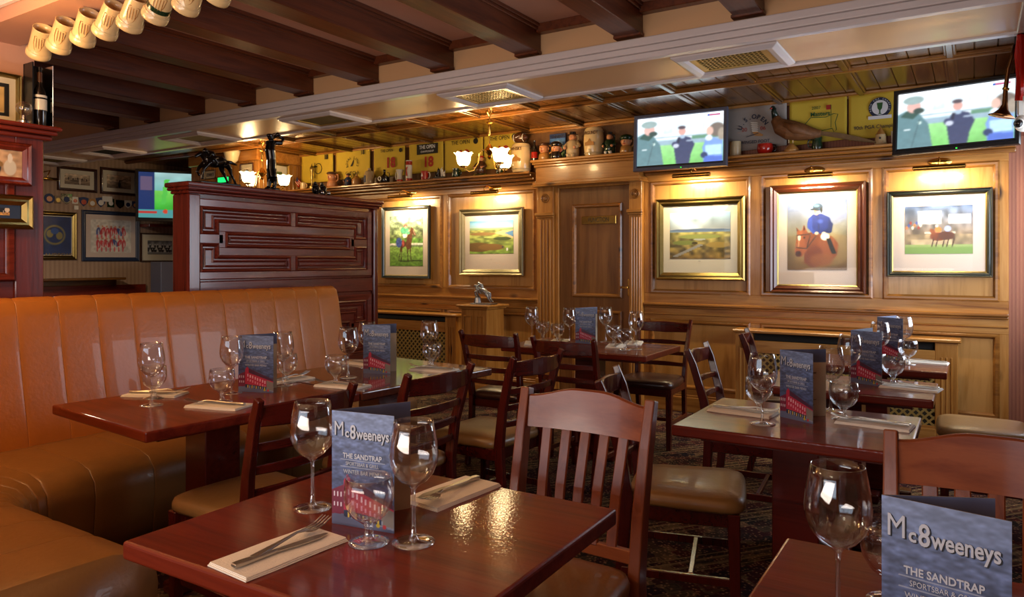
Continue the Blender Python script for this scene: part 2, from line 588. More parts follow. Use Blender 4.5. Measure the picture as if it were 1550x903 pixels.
# ------------------------------------------------------------------ painted print canvases (flat colour prints)
class Cv:
    def __init__(s, w, h, bg='ffffff'):
        s.w, s.h = w, h
        s.a = np.empty((h, w, 3))
        s.a[:] = s.c(bg)
        s.X, s.Y = np.meshgrid(np.linspace(0, 1, w), np.linspace(0, 1, h))
        s.rs = np.random.RandomState(w * 7 + h)

    def c(s, c):
        return np.array([int(c[i:i + 2], 16) / 255 for i in (0, 2, 4)])

    def put(s, m, c):
        m = np.clip(m, 0, 1)[..., None]
        s.a = s.a * (1 - m) + s.c(c) * m
        return s

    def rect(s, x0, y0, x1, y1, c, al=1):
        return s.put(((s.X >= x0) & (s.X <= x1) & (s.Y >= y0) & (s.Y <= y1)) * al, c)

    def ell(s, cx, cy, rx, ry, c, al=1, ang=0):
        dx, dy = s.X - cx, s.Y - cy
        ca, sa = math.cos(ang), math.sin(ang)
        q = ((dx * ca + dy * sa) / rx) ** 2 + ((-dx * sa + dy * ca) / ry) ** 2
        return s.put(np.clip((1.15 - q) / 0.3, 0, 1) * al, c)

    def poly(s, pts, c, al=1):
        ins = np.zeros(s.X.shape, bool)
        n = len(pts)
        for i in range(n):
            x0, y0 = pts[i]
            x1, y1 = pts[(i + 1) % n]
            cond = ((y0 > s.Y) != (y1 > s.Y))
            xx = (x1 - x0) * (s.Y - y0) / ((y1 - y0) if abs(y1 - y0) > 1e-9 else 1e-9) + x0
            ins ^= cond & (s.X < xx)
        return s.put(ins * al, c)

    def line(s, x0, y0, x1, y1, wd, c, al=1):
        L = math.hypot(x1 - x0, y1 - y0) + 1e-9
        nx, ny = -(y1 - y0) / L * wd, (x1 - x0) / L * wd
        return s.poly([(x0 + nx, y0 + ny), (x1 + nx, y1 + ny), (x1 - nx, y1 - ny), (x0 - nx, y0 - ny)], c, al)

    def grad(s, y0, y1, c0, c1):
        t = np.clip((s.Y - y0) / (y1 - y0), 0, 1)[..., None]
        m = ((s.Y >= y0) & (s.Y <= y1))[..., None]
        s.a = np.where(m, s.c(c0) * (1 - t) + s.c(c1) * t, s.a)
        return s

    def blur(s, n=1):
        for _ in range(n):
            p = np.pad(s.a, ((1, 1), (1, 1), (0, 0)), 'edge')
            s.a = (p[:-2, 1:-1] + p[2:, 1:-1] + p[1:-1, :-2] + p[1:-1, 2:] + 2 * p[1:-1, 1:-1]) / 6
        return s

    def noise(s, amp, nx, ny, y0=0, y1=1):
        g = s.rs.rand(ny + 2, nx + 2) - 0.5
        gx, gy = s.X * nx, s.Y * ny
        ix, iy = gx.astype(int), gy.astype(int)
        fx, fy = gx - ix, gy - iy
        v = (g[iy, ix] * (1 - fx) * (1 - fy) + g[iy, ix + 1] * fx * (1 - fy) + g[iy + 1, ix] * (1 - fx) * fy + g[iy + 1, ix + 1] * fx * fy)
        m = ((s.Y >= y0) & (s.Y <= y1))
        s.a = np.clip(s.a * (1 + amp * 2 * (v * m)[..., None]), 0, 1)
        return s


def canvas_mesh(name, cv, W, H, mat, x0=None, z0=None, y=0.0):
    """flat printed sheet in the x,z plane facing -y"""
    w_, h_ = cv.w, cv.h
    if x0 is None:
        x0, z0 = -W / 2, -H / 2
    me = bpy.data.meshes.new(name)
    P = np.zeros((h_, w_, 3))
    P[..., 0] = x0 + cv.X * W
    P[..., 1] = y
    P[..., 2] = z0 + cv.Y * H
    vs = P.reshape(-1, 3)
    idx = np.arange(w_ * h_).reshape(h_, w_)
    fs = np.stack([idx[:-1, :-1], idx[:-1, 1:], idx[1:, 1:], idx[1:, :-1]], -1).reshape(-1, 4)
    me.from_pydata(vs.tolist(), [], fs.tolist())
    at_ = me.color_attributes.new('Col', 'FLOAT_COLOR', 'POINT')
    a = cv.a
    L = np.where(a <= 0.04045, a / 12.92, ((a + 0.055) / 1.055) ** 2.4)
    buf = np.ones((h_ * w_, 4), dtype=np.float32)
    buf[:, :3] = L.reshape(-1, 3)
    at_.data.foreach_set('color', buf.ravel())
    me.materials.append(mat)
    return me


def obj_me(name, me, parent, loc=(0, 0, 0), rot=(0, 0, 0)):
    o = bpy.data.objects.new(name, me)
    COL.objects.link(o)
    o.parent = parent
    o.location, o.rotation_euler = loc, rot
    return o


_tc = {}


def text_me(s, size, mat, depth=0.0006, sx=1.0, spacing=1.0, bold=0.0):
    k = (s, size, mat.name, sx, spacing, bold)
    if k in _tc:
        return _tc[k]
    cu = bpy.data.curves.new('lettering', 'FONT')
    cu.body, cu.size, cu.align_x, cu.align_y = s, size, 'CENTER', 'CENTER'
    cu.extrude = depth
    cu.resolution_u = 3
    cu.space_character = spacing
    cu.offset = bold
    o = bpy.data.objects.new('lettering', cu)
    COL.objects.link(o)
    bpy.context.view_layer.update()
    dg = bpy.context.evaluated_depsgraph_get()
    me = bpy.data.meshes.new_from_object(o.evaluated_get(dg))
    bpy.data.objects.remove(o)
    me.transform(Matrix.Diagonal((sx, 1, 1, 1)))
    me.transform(Matrix.Rotation(PI / 2, 4, 'X'))
    me.materials.clear()
    me.materials.append(mat)
    _tc[k] = me
    return me


def lettering(parent, s, size, mat, x, y, z, sx=1.0, bold=0.0, name='lettering', rot=0, spacing=1.0):
    return obj_me(name, text_me(s, size, mat, 0.0006, sx, spacing, bold), parent, (x, y, z), (0, rot, 0))


def organic(name, mb, mat, parent, vox=0.004, smooth=2):
    o = mb.build(name, mat, parent, smooth=True)
    r = o.modifiers.new('remesh', 'REMESH')
    r.mode = 'VOXEL'
    r.voxel_size = vox
    r.use_smooth_shade = True
    s = o.modifiers.new('smooth', 'SMOOTH')
    s.iterations = smooth
    return o


# ------------------------------------------------------------------ structure: room shell
YB, XL, XR, YF, XBLK = 6.24, -9.4, 0.62, -3.0, -7.07
Z_MAIN, Z_PINE, Z_SOF = 2.76, 2.63, 2.47
struct(MB().box(XL, XR, YF, YB, -0.05, 0).build('floor', CARPET))
wb = struct(MB().box(XL - 0.1, XR + 0.1, YB, YB + 0.12, 0, 2.9).build('wall_back', WP_RED))
wl = struct(MB().box(XL - 0.12, XL, YF, YB, 0, 2.9).build('wall_left', WP_LEFT))
wf = struct(MB().box(XL, -4.5, YF - 0.1, YF, 0, 2.9).box(0.05, XR, YF - 0.1, YF, 0, 2.9).box(-4.5, 0.05, YF - 0.1, YF, 0, 0.85)
            .box(-4.5, 0.05, YF - 0.1, YF, 2.35, 2.9).build('wall_front', SALMON))
wr = struct(MB().box(XR, XR + 0.1, YF, 4.35, 0, 2.9).box(XR, XR + 0.1, 6.05, YB, 0, 2.9).box(XR, XR + 0.1, 4.35, 6.05, 0, 0.9)
            .box(XR, XR + 0.1, 4.35, 6.05, 2.2, 2.9).build('wall_right', WP_REDY))
w1 = sroot('window_1')
for y in (4.37, 5.2, 6.03):
    MB().box(XR + 0.03, XR + 0.08, y - 0.025, y + 0.025, 0.9, 2.2).build('window_bar', WHITE, w1)
for z in (0.92, 2.18):
    MB().box(XR + 0.03, XR + 0.08, 4.35, 6.05, z - 0.02, z + 0.02).build('window_rail', WHITE, w1)
w2 = sroot('window_2')
for x in (-4.47, -3.0, -1.5, 0.02):
    MB().box(x - 0.025, x + 0.025, YF - 0.07, YF - 0.02, 0.85, 2.35).build('window_bar', WHITE, w2)

# ceiling of the beamed bay, soffit, cross beam, near ceiling
ce = struct(MB().box(XL, XR, 1.6, 3.86, Z_MAIN, Z_MAIN + 0.05).build('ceiling', SALMON))
struct(MB().box(XL, XR, YF, 1.6, 2.62, 2.67).build('ceiling_near', SOFFIT))
so = struct(MB().box(XL, 0.2, 3.86, 4.46, Z_SOF, Z_SOF + 0.4).build('ceiling_soffit', SOFFIT))
m = MB()
m.box(XL, 0.24, 3.815, 3.86, Z_SOF + 0.055, Z_SOF + 0.1).box(XL, 0.24, 3.83, 3.862, Z_SOF + 0.02, Z_SOF + 0.055).box(XL, 0.24, 3.845, 3.9, Z_SOF - 0.012, Z_SOF + 0.02)
m.build('moulding', WHITE, so, bevel=0.006, seg=2)
MB().box(XL, 0.24, 4.42, 4.475, Z_SOF - 0.012, Z_SOF + 0.02).box(XL, 0.24, 4.455, 4.5, Z_SOF + 0.01, Z_SOF + 0.05).build('moulding', WHITE, so, bevel=0.006, seg=2)
MB().box(0.185, 0.24, 1.5, 4.47, Z_SOF - 0.012, Z_SOF + 0.03).box(0.2, 0.26, 1.5, 4.47, Z_SOF + 0.02, Z_SOF + 0.3).build('moulding', WHITE, so, bevel=0.006, seg=2)
# hanging bulkhead over the right side
struct(MB().box(0.26, XR, 3.0, YB, 2.2, 2.95).build('wall_bulkhead', MAHZ))
cb = struct(MB().box(-4.2, XR, 1.58, 1.81, 2.43, 2.8).build('ceiling_cross_beam', SALMON))
MB().box(-4.0, XR, 1.52, 1.58, 2.55, 2.6).box(-4.0, XR, 1.55, 1.58, 2.49, 2.55).build('moulding', WHITE, cb, bevel=0.006)
struct(MB().box(-4.3, -4.16, YF + 1.5, 1.88, 1.0, 2.8).build('wall_upper_left', SALMON))

# dark oak ceiling beams
beam = MB().box(-0.075, 0.075, 1.81, 3.86, -0.165, 0.0).build('beam', BEAM, ce, bevel=0.004)
tr = MB()
for sx in (-1, 1):
    tr.box(*sorted((sx * 0.075, sx * 0.10)), 1.81, 3.86, -0.022, 0.0)
    tr.box(*sorted((sx * 0.075, sx * 0.088)), 1.81, 3.86, -0.04, -0.02)
trim = tr.build('beam_moulding', BEAM, beam, bevel=0.004)
lip = MB().box(-0.083, 0.083, 3.80, 3.855, -0.178, -0.16).build('beam_end_lip', BEAM, beam, bevel=0.003)
xs = [0.35 - 0.665 * k for k in range(12)]
beam.location = (xs[0], 0, Z_MAIN)
for x in xs[1:]:
    b2 = beam.copy(); COL.objects.link(b2); b2.location = (x, 0, Z_MAIN)
    for ch in (trim, lip):
        c2 = ch.copy(); COL.objects.link(c2); c2.parent = b2
for i in range(11):
    MB().box(xs[i + 1] + 0.075, xs[i] - 0.075, 3.80, 3.86, Z_MAIN - 0.055, Z_MAIN).build('wall_trim', BEAM, ce, bevel=0.004)

# pine board ceiling beyond the soffit
pc = struct(MB().box(XL, XR, 4.46, YB, Z_PINE + 0.02, Z_PINE + 0.08).build('ceiling_pine', PY))
bd = MB().box(-0.0585, 0.0585, 4.46, YB, 0, 0.02).build('board', PY, pc, bevel=0.004)
x = 0.25 - 0.06
first = True
while x > XL + 0.05:
    o = bd if first else bd.copy()
    if not first:
        COL.objects.link(o)
    o.location = (x, 0, Z_PINE)
    first = False
    x -= 0.12
bt = MB().box(-0.035, 0.035, 4.5, YB, -0.02, 0.0).box(-0.02, 0.02, 4.5, YB, -0.032, -0.02).build('batten', PY, pc, bevel=0.005)
for k in range(12):
    o = bt if k == 0 else bt.copy()
    if k:
        COL.objects.link(o)
    o.location = (-0.12 - 0.603 * k, 0, Z_PINE)
MB().box(XL, 0.26, 5.33, 5.40, Z_PINE - 0.024, Z_PINE).box(XL, 0.26, 5.345, 5.385, Z_PINE - 0.036, Z_PINE - 0.02).build('batten', PM, pc, bevel=0.005)
MB().box(XL, 0.26, 6.17, 6.24, Z_PINE - 0.025, Z_PINE).box(XL, 0.26, 6.205, 6.24, Z_PINE - 0.045, Z_PINE - 0.02).build('cornice', PX, pc, bevel=0.008, seg=2)

# soffit vents
for i, (cx, wd, kind) in enumerate(((-7.63, 0.6, 0), (-6.09, 0.6, 0), (-4.44, 0.6, 1), (-2.82, 0.58, 2), (-1.15, 0.58, 2), (-8.8, 0.58, 0))):
    lab = ['square ceiling vent with dark mesh, furthest left but one on the soffit', 'square ceiling vent over the black golfer statue, yellowish filter',
           'square ceiling vent with yellow-brown filter, second left of the front chandelier', 'square ceiling vent with dark mesh above the front chandelier',
           'square brass-edged ceiling vent nearest the right-hand television', 'ceiling vent at the far left end of the soffit'][i]
    v = thing('ceiling_vent', lab, 'vent', (cx, 4.17, Z_SOF), 0, 'vents in the soffit')
    h = wd / 2
    hy = 0.235
    m = MB().ring_frame(-h, h, -hy, hy, [(0, 0), (0, -0.012), (0.03, -0.03), (0.06, -0.024), (0.075, -0.012), (0.075, 0)])
    m.v = [(a, c, b) for a, b, c in m.v]
    m.build('vent_frame', WHITE, v, bevel=0.003)
    g = MB().ring_frame(-h + 0.075, h - 0.075, -hy + 0.075, hy - 0.075, [(0, 0), (0, -0.012), (0.035, -0.012), (0.035, 0)])
    g.v = [(a, c, b) for a, b, c in g.v]
    g.build('vent_inner_frame', BRASSV if kind else WHITE, v)
    MB().box(-h + 0.1, h - 0.1, -hy + 0.1, hy - 0.1, -0.006, -0.001).build('vent_mesh', DARKV if kind == 2 or i == 0 else FILTER, v)
    if kind == 2:
        g = MB()
        n = 16
        for k in range(n):
            a = -h + 0.11 + (2 * h - 0.22) * k / (n - 1)
            g.box(a - 0.003, a + 0.003, -hy + 0.1, hy - 0.1, -0.01, -0.006)
        for k in range(8):
            a = -hy + 0.11 + (2 * hy - 0.22) * k / 7
            g.box(-h + 0.1, h - 0.1, a - 0.003, a + 0.003, -0.011, -0.007)
        g.build('grille', BRASSV, v)

# ------------------------------------------------------------------ pine panelling on the back wall
YP = YB - 0.03   # panelling face


def xw(px, Y=YB - 0.03):
    return onY(px, 400, Y)[0]


def box_part(name, mat, x0, x1, z0, z1, y0=YP, y1=YB, bevel=0.003):
    return MB().box(x0, x1, y0, y1, z0, z1).build(name, mat, wb, bevel=bevel)


PROF = [(0, 0.012), (0, -0.004), (0.012, -0.014), (0.026, -0.012), (0.034, 0.0), (0.04, 0.012)]


def panel(x0, x1, z0, z1, mat=PP, inset=0.014):
    p = MB().box(x0, x1, YP + inset, YB, z0, z1).build('panel', mat, wb)
    MB().ring_frame(x0 - 0.005, x1 + 0.005, z0 - 0.005, z1 + 0.005, [(a, YP + y) for a, y in PROF]).build('panel_moulding', PM, p, auto=True)


def bay(pxs, x_start, x_end):
    """panelled section between x_start and x_end; pxs = list of (x0, x1) of the upper panels"""
    box_part('rail', PX, x_start, x_end, 0.0, 0.2, YP - 0.004)
    MB().box(x_start, x_end, YP - 0.02, YP, 0, 0.13).box(x_start, x_end, YP - 0.014, YP, 0.13, 0.15).build('skirting', PX, wb, bevel=0.004)
    box_part('rail', PX, x_start, x_end, 0.80, 1.035)
    box_part('frieze_rail', PX, x_start, x_end, 2.03, 2.17)
    MB().box(x_start, x_end, YP - 0.035, YP, 0.925, 0.95).box(x_start, x_end, YP - 0.02, YP, 0.905, 0.925).build('dado_rail', PM, wb, bevel=0.008, seg=2)
    MB().box(x_start, x_end, YP - 0.012, YP, 0.845, 0.86).build('dado_bead', PX, wb, bevel=0.005)
    edges = [x_start] + [v for p in pxs for v in p] + [x_end]
    for i in range(0, len(edges), 2):
        if edges[i + 1] - edges[i] > 0.005:
            box_part('stile', PZ, edges[i], edges[i + 1], 1.035, 2.03)
            box_part('stile', PZ, edges[i], edges[i + 1], 0.2, 0.80)
    for a, b in pxs:
        panel(a, b, 1.035, 2.03)
        panel(a, b, 0.2, 0.80)


XD0, XD1 = xw(817), xw(975)
bay([(xw(985), xw(1135)), (xw(1152), xw(1320)), (xw(1337), xw(1512))], XD1, xw(1527))
step = xw(810) - xw(678)
pl = [(xw(678), xw(810))]
a = xw(669)
while a > XBLK + 0.5:
    pl.insert(0, (a - step, a))
    a -= step + 0.07
bay(pl, XBLK, XD0)
# plate shelf
for a, b in ((XD1 + 0.02, 0.26), (XBLK, XD0 - 0.02)):
    MB().box(a, b, YB - 0.21, YB, 2.17, 2.19).build('plate_shelf', PX, wb, bevel=0.004)
    MB().box(a, b, YB - 0.17, YB, 2.145, 2.17).box(a, b, YB - 0.12, YB, 2.115, 2.145).box(a, b, YB - 0.07, YB, 2.085, 2.115).build('shelf_cornice', PM, wb, bevel=0.009, seg=2)
# wood edge post to the right of the panelling is the last stile; wallpaper continues
# door case
dr = sroot('door_1')
xa, xb = xw(848), xw(957)
MB().box(xa, xb, YP - 0.012, YB, 0.01, 2.02).build('door_leaf', PD, dr, bevel=0.003)
lf = MB().ring_frame(xw(868), xw(943), 0.98, 1.86, [(a, YP - 0.02 + y * 1.2) for a, y in PROF]).build('door_panel_moulding', PM, dr, auto=True)
MB().ring_frame(xw(868), xw(943), 0.18, 0.86, [(a, YP - 0.02 + y * 1.2) for a, y in PROF]).build('door_panel_moulding', PM, dr, auto=True)
sx0, sz0 = onY(880, 341, YP - 0.03)
sx1, sz1 = onY(932, 328, YP - 0.03)
sg = MB().box(sx0, sx1, YP - 0.028, YP - 0.014, sz0 + 0.01, sz0 + 0.085).build('door_plate', BRASS, dr, bevel=0.002)
lettering(sg, 'FUNCTION', 0.06, plain('engraved', '3a2c10', 0.5), (sx0 + sx1) / 2, YP - 0.029, sz0 + 0.047, 0.7)
MB().box(xb - 0.035, xb - 0.015, YP - 0.03, YP - 0.012, 1.0, 1.16).box(xb - 0.08, xb - 0.02, YP - 0.06, YP - 0.045, 1.07, 1.09).build('door_handle', BRASS, dr, bevel=0.003)
MB().box(xw(842), xa, YP - 0.03, YB, 0, 2.04).box(xb, xw(962), YP - 0.03, YB, 0, 2.04).box(xa, xb, YP - 0.03, YB, 2.02, 2.06).build('door_frame', PZ, dr, bevel=0.004)
for a, b in ((xw(818), xw(842)), (xw(956), xw(975))):
    p = MB().box(a, b, YP - 0.06, YB, 0.15, 2.05)
    p = p.build('pilaster', PZ, dr, bevel=0.003)
    w_ = b - a
    for k in range(4):
        c = a + w_ * (0.2 + 0.2 * k)
        MB().box(c - 0.009, c + 0.009, YP - 0.067, YP - 0.055, 0.3, 1.72).build('reed', PZ, p, bevel=0.004)
    MB().box(a - 0.015, b + 0.015, YP - 0.09, YP - 0.05, 1.76, 1.79).box(a - 0.008, b + 0.008, YP - 0.075, YP - 0.05, 1.74, 1.76).build('capital', PX, p, bevel=0.005)
    MB().box(a - 0.01, b + 0.01, YP - 0.08, YB, 0.0, 0.18).build('plinth', PZ, p, bevel=0.004)
    M = Matrix.Rotation(PI / 2, 4, 'X')
    MB().lathe([(0.045, 0), (0.045, 0.006), (0.038, 0.012), (0.03, 0.006), (0.026, 0.004), (0.022, 0.012), (0.014, 0.008), (0.01, 0.014), (0.001, 0.016)], 20,
               ((a + b) / 2, YP - 0.06, 1.93), M).build('rosette', PD, p, auto=True)
ent = MB()
EX0, EX1 = onY(806, 260, 6.05)[0], onY(971, 260, 6.05)[0]
ent.box(EX0 + 0.03, EX1 - 0.03, 6.06, YB, 2.07, 2.24)
ent = ent.build('entablature', PX, dr, bevel=0.003)
MB().box(EX0, EX1, 6.0, YB, 2.265, 2.29).box(EX0 + 0.01, EX1 - 0.01, 6.02, YB, 2.245, 2.265).box(EX0 + 0.02, EX1 - 0.02, 6.04, YB, 2.22, 2.245).build('cornice', PX, ent, bevel=0.006, seg=2)
MB().box(EX0 + 0.01, EX1 - 0.01, 6.03, YB, 2.05, 2.08).box(EX0, EX1, 6.02, YB, 2.035, 2.05).build('architrave', PX, ent, bevel=0.006, seg=2)

# projecting boarded block at the far left
bk = struct(MB().box(-8.35, XBLK, 5.6, YB, 0, Z_PINE).build('wall_block', PZ))
for k in range(10):
    MB().box(XBLK, XBLK + 0.012, 5.605 + 0.063 * k, 5.662 + 0.063 * k, 0.15, 2.5).build('board', PZ, bk, bevel=0.003)
for k in range(16):
    MB().box(-8.34 + 0.0785 * k, -8.268 + 0.0785 * k, 5.588, 5.6, 0.15, 2.5).build('board', PZ, bk, bevel=0.003)
MB().box(-8.35, XBLK + 0.05, 5.55, 5.6, 2.5, Z_PINE).box(XBLK, XBLK + 0.05, 5.6, YB, 2.5, Z_PINE).build('cornice', PX, bk, bevel=0.01)

# ------------------------------------------------------------------ radiator covers and pedestal
def lattice(x0, x1, z0, z1, y, n=14):
    m = MB()
    w_, h_ = x1 - x0, z1 - z0
    st = 0.055
    k = -int(h_ / st) - 1
    while k * st < w_:
        for s in (1, -1):
            pts = []
            xx0 = x0 + k * st
            t0 = max(0, x0 - xx0)
            t1 = min(h_, x1 - xx0)
            if t1 > t0:
                za, zb = (z0 + t0, z0 + t1) if s > 0 else (z1 - t0, z1 - t1)
                m.bar([(xx0 + t0, y - 0.002 * s, za), (xx0 + t1, y - 0.002 * s, zb)], 0.002, 0.007, (0, 1, 0))
        k += 1
    return m


def rad_cover(label, x0, x1, ztop, zg0, zg1, depth=0.2):
    y1 = YP - 0.025
    y0 = YP - depth
    r = thing('radiator_cover', label, 'radiator cover', (0, 0, 0))
    MB().box(x0 - 0.02, x1 + 0.02, y0 - 0.02, y1, ztop - 0.025, ztop).build('top_shelf', PX, r, bevel=0.006)
    for a in (x0, x1 - 0.14):
        c = MB().box(a, a + 0.14, y0, y1, 0.0, ztop - 0.025).build('side_stile', PZ, r, bevel=0.003)
        for k in range(3):
            MB().box(a + 0.035 + 0.03 * k, a + 0.047 + 0.03 * k, y0 - 0.006, y0 + 0.002, 0.12, ztop - 0.13).build('reed', PZ, c, bevel=0.003)
    MB().box(x0 + 0.14, x1 - 0.14, y0, y0 + 0.02, 0.0, zg0).build('bottom_rail', PX, r, bevel=0.003)
    MB().box(x0 + 0.14, x1 - 0.14, y0, y0 + 0.02, zg1, ztop - 0.085).build('upper_rail', PX, r, bevel=0.003)
    MB().box(x0 + 0.14, x1 - 0.14, y0 + 0.06, y0 + 0.07, 0.02, ztop - 0.03).build('dark_backing', plain('grey_backing', '4e4636', 0.7), r)
    MB().box(x0 + 0.15, x1 - 0.15, y0 + 0.03, y0 + 0.06, ztop - 0.08, ztop - 0.03).build('slot_shade', DARKV, r)  # near-black box paints in the shade inside the slot
    lattice(x0 + 0.14, x1 - 0.14, zg0, zg1, y0 + 0.012).build('lattice', BRASSV, r)
    MB().box(x0 + 0.135, x1 - 0.135, y0 - 0.012, y0, 0.0, 0.12).build('skirting', PX, r, bevel=0.004)


xr0, xr1 = xw(1113, YP - 0.2), xw(1450, YP - 0.2)
rad_cover('long pine radiator cover with lattice grille under the right-hand pictures', xr0, xr1, 0.765, 0.14, 0.58)
rad_cover('pine radiator cover with diamond lattice left of the horse pedestal', xw(520, YP - 0.2), xw(690, YP - 0.2), 0.77, 0.12, 0.58)
pxc, _ = onY(727, 470, 5.82)
pd = thing('pedestal', 'square pine pedestal with flat cap, left of the door', 'pedestal', (pxc, 5.86, 0))
PTOP = CAM_H - (5.78 / (CY + SY * (727 - 775) / FPX)) * (461 - HZ) / FPX
MB().box(-0.15, 0.15, -0.15, 0.15, 0, PTOP - 0.04).build('shaft', PZ, pd, bevel=0.004)
MB().box(-0.19, 0.19, -0.19, 0.19, PTOP - 0.02, PTOP).box(-0.17, 0.17, -0.17, 0.17, PTOP - 0.04, PTOP - 0.02).build('cap', PX, pd, bevel=0.005)
for sx in (-1, 1):
    MB().ring_frame(sx * 0.075 - 0.05, sx * 0.075 + 0.05, 0.2, PTOP - 0.1, [(0, -0.148), (0, -0.158), (0.014, -0.158), (0.014, -0.148)]).build('panel_moulding', PZ, pd, bevel=0.002)
MB().box(-0.165, 0.165, -0.165, 0.165, 0, 0.14).build('plinth', PX, pd, bevel=0.004)
# ------------------------------------------------------------------ mahogany screens
def poly_frame(pts, prof):
    """mitred moulding round a rectilinear outline (counter-clockwise in x,z); prof = closed list of (inset, y)"""
    n = len(pts)
    rings = []
    for i in range(n):
        p0, p1, p2 = pts[i - 1], pts[i], pts[(i + 1) % n]
        d1 = ((p1[0] - p0[0]), (p1[1] - p0[1]))
        d2 = ((p2[0] - p1[0]), (p2[1] - p1[1]))
        l1, l2 = math.hypot(*d1), math.hypot(*d2)
        nx = -d1[1] / l1 - d2[1] / l2
        nz = d1[0] / l1 + d2[0] / l2
        rings.append([(p1[0] + nx * a, y, p1[1] + nz * a) for a, y in prof])
    return MB().loft(rings, closed=True)


XS = -4.0
PY0, PY1 = onX(283, 300, XS)[0], onX(571, 300, XS)[0]
PZT = 1.80
LW = PY1 - PY0
pt = thing('carved_partition', 'tall mahogany partition with fretwork panels behind the orange bench back', 'partition', (XS, PY0, 0), PI / 2)
MB().box(0.03, LW - 0.03, 0.02, 0.12, 0, PZT - 0.06).build('core_panel', MAHX, pt)
for a, b in ((0, 0.085), (LW - 0.05, LW)):
    MB().box(a, b, -0.012, 0.15, 0, PZT - 0.07).build('post', MAHZ, pt, bevel=0.01, seg=2)
MB().box(-0.03, LW + 0.03, -0.05, 0.19, PZT - 0.03, PZT).box(-0.022, LW + 0.022, -0.04, 0.18, PZT - 0.05, PZT - 0.03).box(-0.01, LW + 0.01, -0.022, 0.16, PZT - 0.07, PZT - 0.05).build('cornice', MAHX, pt, bevel=0.009, seg=2)


def pm(px, py):
    y, z = onX(px, py, XS)
    return y - PY0, z


fu0, fu1 = pm(304, 350)[0], pm(554, 350)[0]
ft, fb = pm(304, 312.3)[1], pm(304, 411)[1]


def fret(z_t, z_b):
    W_, H_ = fu1 - fu0, z_t - z_b
    um, g = 0.5, 0.018
    leg = 0.085

    def P(u, v):
        return fu0 + u * W_, z_t - v * H_
    shapes = []
    shapes.append([P(0, 0), P(0, .41), P(leg, .41), P(leg, .22), P(um - g, .22), P(um - g, 0)])
    shapes.append([P(um + g, 0), P(um + g, .22), P(1 - leg, .22), P(1 - leg, .41), P(1, .41), P(1, 0)])
    shapes.append([P(0, .57), P(0, 1), P(um - g, 1), P(um - g, .76), P(leg, .76), P(leg, .57)])
    shapes.append([P(1 - leg, .57), P(1 - leg, .76), P(um + g, .76), P(um + g, 1), P(1, 1), P(1, .57)])
    shapes.append([P(.125, .385), P(.125, .61), P(.875, .61), P(.875, .385)])
    for s_ in shapes:
        ar = sum(s_[i - 1][0] * s_[i][1] - s_[i][0] * s_[i - 1][1] for i in range(len(s_)))
        if ar < 0:
            s_ = s_[::-1]
        f_ = poly_frame(s_, [(-0.006, 0.02), (-0.006, -0.002), (0.004, -0.009), (0.012, -0.004), (0.018, 0.012), (0.018, 0.02)]).build('fret_moulding', MAHX, pt)
        poly_frame(s_, [(0.026, 0.02), (0.026, 0.008), (0.032, 0.003), (0.040, 0.010), (0.040, 0.02)]).build('inner_bead', MAHX, f_)
    # flat fretwork board between the shapes
    MB().box(fu0 - 0.06, fu1 + 0.06, 0.012, 0.021, z_b - 0.05, z_t + 0.05).build('fret_ground', MAHX, pt)
    # raised strapwork
    m = MB()
    e = 0.008
    x0, x1 = P(0, 0)[0] - 0.0, P(1, 0)[0]
    for (u0, v0, u1, v1) in ((leg + .004, .235, 1 - leg - .004, .37), (leg + .004, .625, 1 - leg - .004, .745), (-.03, .42, .11, .56), (.89, .42, 1.03, .56), (leg + .004, .37, .129, .625), (.871, .37, 1 - leg - .004, .625), (um - g + .003, .0, um + g - .003, .24), (um - g + .003, .74, um + g - .003, 1)):
        a, zt_ = P(u0, v0)
        b, zb_ = P(u1, v1)
        m.box(a, b, 0.0, 0.013, zb_, zt_)
    m.build('strapwork', MAHX, pt, bevel=0.002)
    MB().ring_frame(fu0 - 0.06, fu1 + 0.06, z_b - 0.05, z_t + 0.05, [(0, 0.02), (0, -0.004), (0.006, -0.007), (0.045, -0.004), (0.05, 0.0), (0.05, 0.012), (0.05, 0.02)]).build('panel_surround', MAHX, pt)


fret(ft, fb)
MB().box(0.085, LW - 0.05, 0.0, 0.03, fb - 0.17, fb - 0.06).build('mid_rail', MAHX, pt, bevel=0.006)
fret(fb - 0.24, fb - 0.24 - (ft - fb))

# left screen carrying pictures
SCR_T = 2.0
SY1 = onX(64.5, 300, XS)[0]
sc2 = thing('picture_screen', 'dark mahogany screen at the left edge holding two framed photographs', 'partition', (XS, 0, 0), PI / 2)
MB().box(-0.6, SY1 - 0.03, 0.0, 0.12, 0, SCR_T - 0.06).build('core_panel', MAHX, sc2)
MB().box(SY1 - 0.13, SY1, -0.012, 0.13, 0, SCR_T - 0.05).build('stile', MAHZ, sc2, bevel=0.004)
MB().box(-0.6, SY1 - 0.13, -0.012, 0.0, SCR_T - 0.14, SCR_T - 0.05).build('rail', MAHX, sc2, bevel=0.004)
MB().box(-0.62, SY1 + 0.06, -0.08, 0.2, SCR_T - 0.022, SCR_T).box(-0.6, SY1 + 0.045, -0.065, 0.18, SCR_T - 0.045, SCR_T - 0.022).box(-0.6, SY1 + 0.03, -0.04, 0.16, SCR_T - 0.07, SCR_T - 0.045).build('cornice', MAHX, sc2, bevel=0.008, seg=2)
PROF2 = [(0, 0.0), (0, -0.012), (0.01, -0.024), (0.03, -0.02), (0.042, -0.006), (0.042, 0.0)]
MB().ring_frame(0.2, SY1 - 0.13, onX(49, 425, XS)[1], onX(49, 225, XS)[1], PROF2).build('panel_moulding', MAHX, sc2, auto=True)


